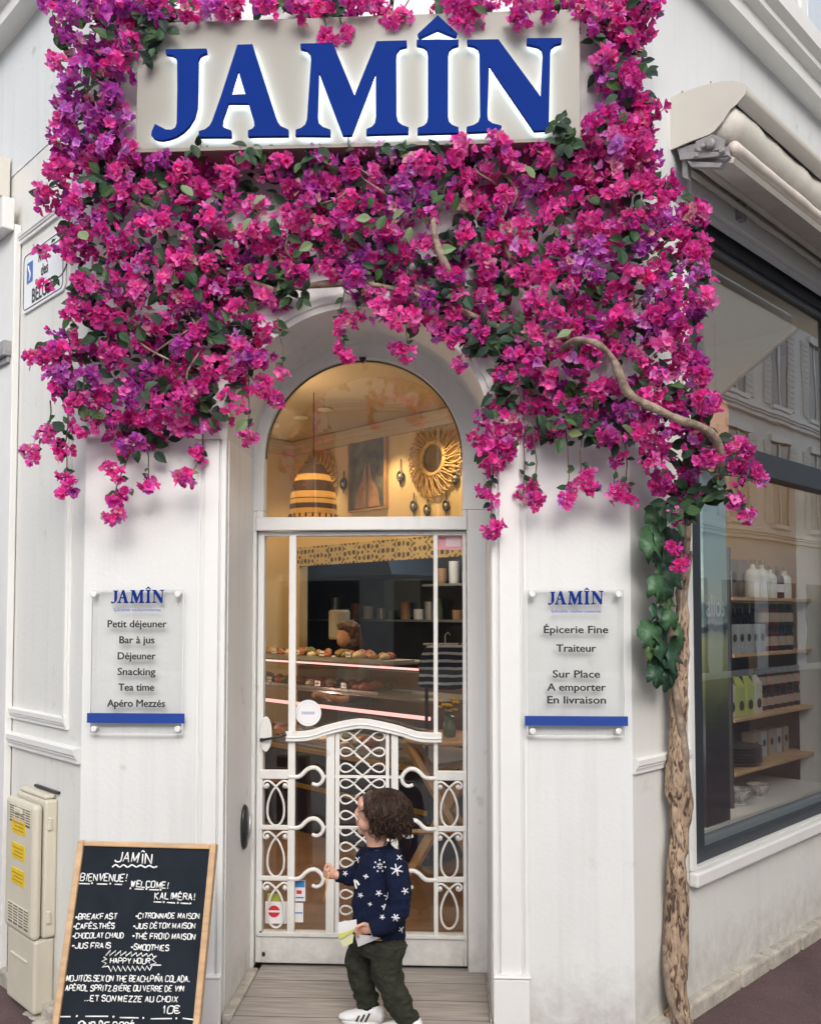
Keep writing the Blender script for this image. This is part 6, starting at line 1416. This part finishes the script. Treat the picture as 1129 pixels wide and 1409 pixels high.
# loose sprays hanging on stems: (x, y) of clusters from the photograph and the stem that carries them
sprays = [([(70, 570), (62, 600), (48, 628)], 1), ([(95, 560), (92, 622), (92, 660), (92, 680)], 1), ([(180, 610), (166, 655), (160, 690), (155, 712)], 1), ([(205, 620), (204, 672)], 1), ([(280, 590), (275, 630), (258, 662)], 1), ([(385, 455), (390, 512)], 1), ([(340, 510), (358, 536), (382, 552)], 1), ([(340, 540), (343, 604)], 1), ([(475, 400), (466, 448), (478, 489)], 1), ([(500, 410), (492, 440)], 0), ([(560, 440), (560, 487)], 1), ([(640, 470), (632, 505)], 1), ([(678, 640), (675, 690), (674, 732)], 1), ([(722, 600), (720, 680)], 1), ([(735, 600), (738, 692)], 1), ([(780, 600), (780, 686)], 1), ([(800, 600), (800, 665), (816, 674)], 1), ([(850, 610), (842, 680)], 1), ([(862, 610), (862, 690)], 1), ([(850, 600), (848, 630)], 0), ([(960, 640), (1000, 618), (1022, 624)], 1), ([(975, 650), (1010, 655), (1042, 658)], 1), ([(985, 660), (1010, 690), (1026, 712)], 1), ([(940, 690), (930, 712)], 0), ([(942, 700), (926, 755)], 0), ([(945, 720), (938, 775)], 0),
          ([(100, 480), (62, 492), (55, 500)], 1), ([(110, 540), (78, 540)], 1), ([(80, 60), (72, 15)], 0), ([(105, 110), (80, 85)], 0), ([(90, 150), (84, 165)], 0), ([(90, 250), (60, 262)], 0), ([(80, 330), (58, 346)], 1), ([(85, 380), (62, 392)], 1), ([(440, 0), (452, 58)], 1), ([(470, 10), (478, 48)], 1), ([(540, 0), (540, 30)], 1), ([(560, 5), (552, 24)], 0), ([(715, 10), (708, 34)], 0), ([(640, 10), (632, 30)], 0), ([(688, 200), (683, 190)], 0), ([(735, 215), (735, 205)], 0), ([(480, 200), (492, 207)], 0), ([(520, 410), (515, 402)], 0)]
def depth(x, y):
    d = -.075 - .075 * max(0, sin(pi * min(1, max(0, (y - 190) / 430)))) + .035 * noise.noise(Vector((x * .012, y * .012, 0)))
    if 270 < x < 730 and y > 330: d += .07
    if y < 205: d -= .07
    if x > 870 and y > 255: d -= .02 + .08 * min(1, (y - 255) / 300) if y < 640 else 0
    return d
clus = []
for x, y, lay in pts:
    pp_ = .12 + (.55 if (y < 225 and x < 240) else 0) + (.40 if ((x - 505) / 60) ** 2 + ((y - 395) / 50) ** 2 < 1 else 0) + (.25 if ((x - 360) / 60) ** 2 + ((y - 545) / 40) ** 2 < 1 else 0) + (.30 if x > 900 and 400 < y < 560 else 0) + (.22 if 380 < x < 620 and 230 < y < 340 else 0) + (.2 if ((x - 200) / 50) ** 2 + ((y - 560) / 50) ** 2 < 1 else 0)
    if lay == 0: pp_ += .15
    u = rnd.random()
    col = (VIO if rnd.random() < .3 and lay else PUR) if u < pp_ else rnd.choice((PINK, PINK, MAG, MAG, HOT if lay == 1 else MAG))  # back layer takes darker tones: shade between clusters put into the colour
    yy = depth(x, y) + (.055 if lay == 0 else -.035) + rnd.uniform(-.055, .04)
    clus.append((onY(x, y, yy), col, 1.0 if lay else .95, lay, x, y))
TW = mat('twig', (.10, .07, .045), .8)
for path, many in sprays:
    Q = []
    for i, (x, y) in enumerate(path):
        yy = depth(x, y) - .02 * i - .02
        if 300 < x < 700 and y > 380 and y < 620: yy = min(yy, -.05)
        if x > 970: yy = -.20 + .0 * i
        Q.append(onY(x, y, yy))
    q0 = Q[0] + np.array([rnd.uniform(-.02, .02), .03, .06]); SP = smooth_path([q0] + Q, 5)
    MB().tube([p + .004 * np.array([3.2 * noise.noise(Vector(p * 11)), 1.5 * noise.noise(Vector(p * 13 + 5)), 0]) for p in SP], [.0034 - .0018 * i_ / len(SP) for i_ in range(len(SP))], 5).build('hanging_stem', TW, BG, smooth=True)
    for i in range(1, len(Q)):
        col = rnd.choice((PINK, HOT, MAG, PINK))
        clus.append((Q[i], col, .62 if (x0_ := path[i][0]) < 75 and 330 < path[i][1] < 410 else .92, 2, path[i][0], path[i][1]))
        if many and rnd.random() < .75 and not (path[i][0] < 75 and 330 < path[i][1] < 410): clus.append((Q[i] + np.array([rnd.uniform(-.04, .04), rnd.uniform(-.02, .02), rnd.uniform(.02, .035)]), col, .75, 2, path[i][0], path[i][1]))
# the hundred clusters that show largest (front layer) are parts; the rest is one part
clus.sort(key=lambda c: (-(c[3] >= 1), (c[0] - CAM) @ FWD))
front = [c for c in clus if c[3] >= 1]
pick = set(id(c) for c in (front[::max(1, len(front) // 100)])[:100])
rest = MB(); rest.cc = []
for c in clus:
    small = c[3] == 2
    vs, fs, cs = cluster(c[0], (.032 if small else rnd.uniform(.036, .056)) * c[2], rnd.randint(8, 12) if small else rnd.randint(13, 19), c[1], rnd.uniform(.85, 1.0) if small else rnd.uniform(.90, 1.2))
    tgt = MB() if id(c) in pick else rest
    k = len(tgt.v); tgt.v += [tuple(v) for v in vs]; tgt.f += [tuple(i + k for i in f) for f in fs]; tgt.cc += cs
    if id(c) in pick: tgt.build('flower_cluster', PETAL, BG)
rf = rest.build('flower_clusters', PETAL, BG); rf['kind'] = 'stuff'
# leaves between and behind the flowers
LEAF = petal_mat('leaf_green', .22, True, rough=.55)
lv = MB(); lv.cc = []
def leaf(c, d, up, L, Wd, col):
    t = d / np.linalg.norm(d); nn = up - t * (up @ t); nn /= np.linalg.norm(nn); R = np.stack([np.cross(t, nn), t, nn], axis=1); vs, fs, cs = [], [], []
    k = 0; cu = rnd.uniform(-.35, .1)
    G = []
    for tt, w_ in ((0, .08), (.18, .72), (.42, 1), (.68, .74), (.88, .30)):
        for s in (-1, 0, 1): G.append((s * w_ * Wd / 2, tt * L, cu * tt * tt * L + abs(s) * w_ * Wd * .14))
    G.append((0, L, cu * L))
    for p in G: vs.append(c + R @ np.array(p)); cs.append(col)
    for i in range(4):
        for s in range(2): fs.append((i * 3 + s, i * 3 + s + 1, (i + 1) * 3 + s + 1, (i + 1) * 3 + s))
    fs += [(12, 13, 15), (13, 14, 15)]
    lv.add(vs, fs); lv.cc += cs
GREENS = [(.016, .045, .022), (.025, .065, .03), (.013, .037, .022), (.045, .10, .035), (.12, .20, .07)]
def rleaf(x, y, yy, L=None, g=None):
    d = np.array([rnd.gauss(0, 1), rnd.uniform(-.5, .15), rnd.gauss(-.15, .8)]); L = L or rnd.uniform(.038, .068)
    leaf(onY(x, y, yy), d, np.array([rnd.uniform(-.5, .5), -1, rnd.uniform(-.1, .7)]), L, L * rnd.uniform(.55, .72), g or tuple(q * rnd.uniform(.8, 1.25) for q in rnd.choice(GREENS[:4] if rnd.random() < .88 else GREENS)))
allp = [(MAIN, 1900), (LCOL, 190), (RCOL, 190)] + [(P_, 25) for P_ in TOPS]
for P_, n_ in allp:
    xs = [p[0] for p in P_]; ys = [p[1] for p in P_]; c_ = 0
    while c_ < n_:
        x, y = rnd.uniform(min(xs), max(xs)), rnd.uniform(min(ys), max(ys))
        if ok(x, y, P_): rleaf(x, y, depth(x, y) + (.045 if rnd.random() < .90 else -.05) + rnd.uniform(-.03, .03)); c_ += 1
# greener patches seen in the photo
for x, y, rx, ry, n_ in ((215, 25, 26, 26, 34), (210, 70, 14, 22, 14), (350, 212, 22, 14, 16), (275, 200, 12, 10, 7), (440, 212, 20, 10, 10), (545, 208, 22, 10, 14), (600, 210, 20, 10, 16), (775, 190, 20, 30, 34), (760, 230, 16, 20, 14), (400, 400, 26, 16, 26), (375, 385, 20, 14, 16), (330, 440, 16, 18, 14), (300, 455, 18, 14, 14), (690, 455, 36, 18, 34), (655, 470, 22, 14, 20), (700, 395, 22, 14, 14), (690, 540, 14, 26, 18), (770, 585, 30, 18, 26), (840, 600, 30, 14, 20), (120, 425, 22, 18, 14), (130, 255, 26, 16, 18), (255, 290, 26, 12, 14), (285, 560, 16, 18, 14), (300, 360, 18, 14, 10), (880, 320, 18, 16, 10), (860, 110, 18, 20, 14), (888, 90, 8, 14, 8), (545, 265, 20, 12, 8), (985, 610, 16, 10, 8), (965, 680, 20, 12, 14), (990, 675, 16, 14, 10), (800, 470, 22, 16, 10), (925, 545, 10, 12, 6), (345, 578, 4, 6, 1), (88, 600, 6, 10, 3), (180, 675, 5, 5, 1), (75, 470, 14, 10, 4), (130, 395, 22, 14, 10), (495, 380, 20, 10, 8), (610, 400, 14, 14, 10), (940, 700, 14, 22, 14), (915, 700, 10, 14, 10)):
    for _ in range(n_):
        a, r_ = rnd.uniform(0, 6.28), sqrt(rnd.random()); X_, Y_ = x + rx * r_ * cos(a), y + ry * r_ * sin(a)
        rleaf(X_, Y_, depth(X_, Y_) - .045 + rnd.uniform(-.03, .04))
for x, y in ((345, 300), (510, 300), (565, 312), (735, 245), (540, 300), (120, 330), (265, 270), (250, 255), (605, 345), (340, 578), (855, 585), (430, 335), (785, 455), (365, 270)): rleaf(x, y, depth(x, y) - .12, .06, (.20, .28, .14))
for path, many in sprays:
    for (xa, ya), (xb, yb) in zip(path[:-1], path[1:]):
        for _ in range(4 if many else 2):
            t = rnd.random(); x, y = xa + (xb - xa) * t, ya + (yb - ya) * t; yy = depth(x, y) - .03
            if 300 < x < 700 and 380 < y < 620: yy = min(yy, -.05)
            rleaf(x, y, -.21 if x > 970 else yy, rnd.uniform(.025, .042))
for _ in range(42):   # bare woody shoots between the leaves
    x, y = rnd.uniform(100, 940), rnd.uniform(220, 560)
    a = rnd.uniform(-2.6, -.5); L_ = rnd.uniform(40, 110)
    if not (ok(x, y, MAIN) and inside(x + L_ * 1.15 * cos(a) + 8, y + L_ * .7 * sin(a), MAIN)): continue
    pts_ = [onY(x + L_ * t * cos(a) + 10 * sin(4 * t + x), y + L_ * t * sin(a) * .6, depth(x, y) + .01 - .05 * sin(pi * t)) for t in np.linspace(0, 1, 7)]
    MB().tube(smooth_path(pts_, 3), .0042, 6).build('shoot', VINE, BG, smooth=True)
lo = lv.build('foliage', LEAF, BG); lo['kind'] = 'stuff'
# ------------------------------------------------------------------ garland of big lobed leaves hanging down the trunk
GL = thing('leaf_garland', 'string of large dark green lobed leaves hanging beside the trunk', 'garland', RW.at(915, 940, .05))
gp_ = [(912, 700), (905, 730), (898, 750), (915, 765), (908, 790), (912, 810), (918, 830), (902, 845), (922, 855), (908, 875), (900, 895), (925, 905), (906, 912), (920, 925), (936, 870), (912, 935), (895, 870), (925, 800), (903, 712), (896, 760), (910, 742), (925, 745), (894, 880), (903, 930), (930, 890), (915, 850), (905, 810), (920, 780), (898, 740), (912, 895), (900, 915)]
LG = MB(); LG.tube(smooth_path([RW.at(x, y, .07) for x, y in ((915, 690), (906, 740), (914, 800), (912, 860), (914, 925))], 5), .003, 5); LG.build('stem', mat('garland_stem', (.06, .08, .03), .7), GL, smooth=True)
gm = [mat('garland_leaf_dark', (.022, .075, .038), .5, var=.35, vscale=20), mat('garland_leaf_mid', (.05, .13, .055), .5, var=.3, vscale=20), mat('garland_leaf_light', (.11, .19, .06), .42, var=.3, vscale=20)]
for i, (x, y) in enumerate(gp_):
    c = RW.at(x, y, .085 + .02 * (i % 3)); L = rnd.uniform(.050, .082); a0 = rnd.uniform(-.9, .9) + (pi if rnd.random() < .25 else 0)
    nrm = RW.n * 1.0 + RW.u * rnd.uniform(-.5, .3) + np.array([0, 0, rnd.uniform(-.1, .5)]); xx, yy_, zz = basis(nrm)
    N_ = 30; ring_ = []
    for k in range(N_):
        t = 2 * pi * k / N_; r_ = L * (.72 + .22 * abs(cos(2.5 * (t - pi / 2))) ** .7 - (.42 if abs(t - 1.5 * pi) < .25 else 0)) * (1 + .05 * (k % 2))
        ring_.append(c + (xx * cos(t + a0) + yy_ * sin(t + a0)) * r_ * .85 - zz * .010 * (r_ / L) ** 2 + zz * .006 * cos(5 * t))
    m = MB(); m.add([c + zz * .004] + ring_, [(0, 1 + k, 1 + (k + 1) % N_) for k in range(N_)])
    o = m.build('leaf', gm[2 if i in (10, 6) else (1 if i % 2 == 0 else 0)], GL, smooth=True); sd_ = o.modifiers.new('thick', 'SOLIDIFY'); sd_.thickness = .0006
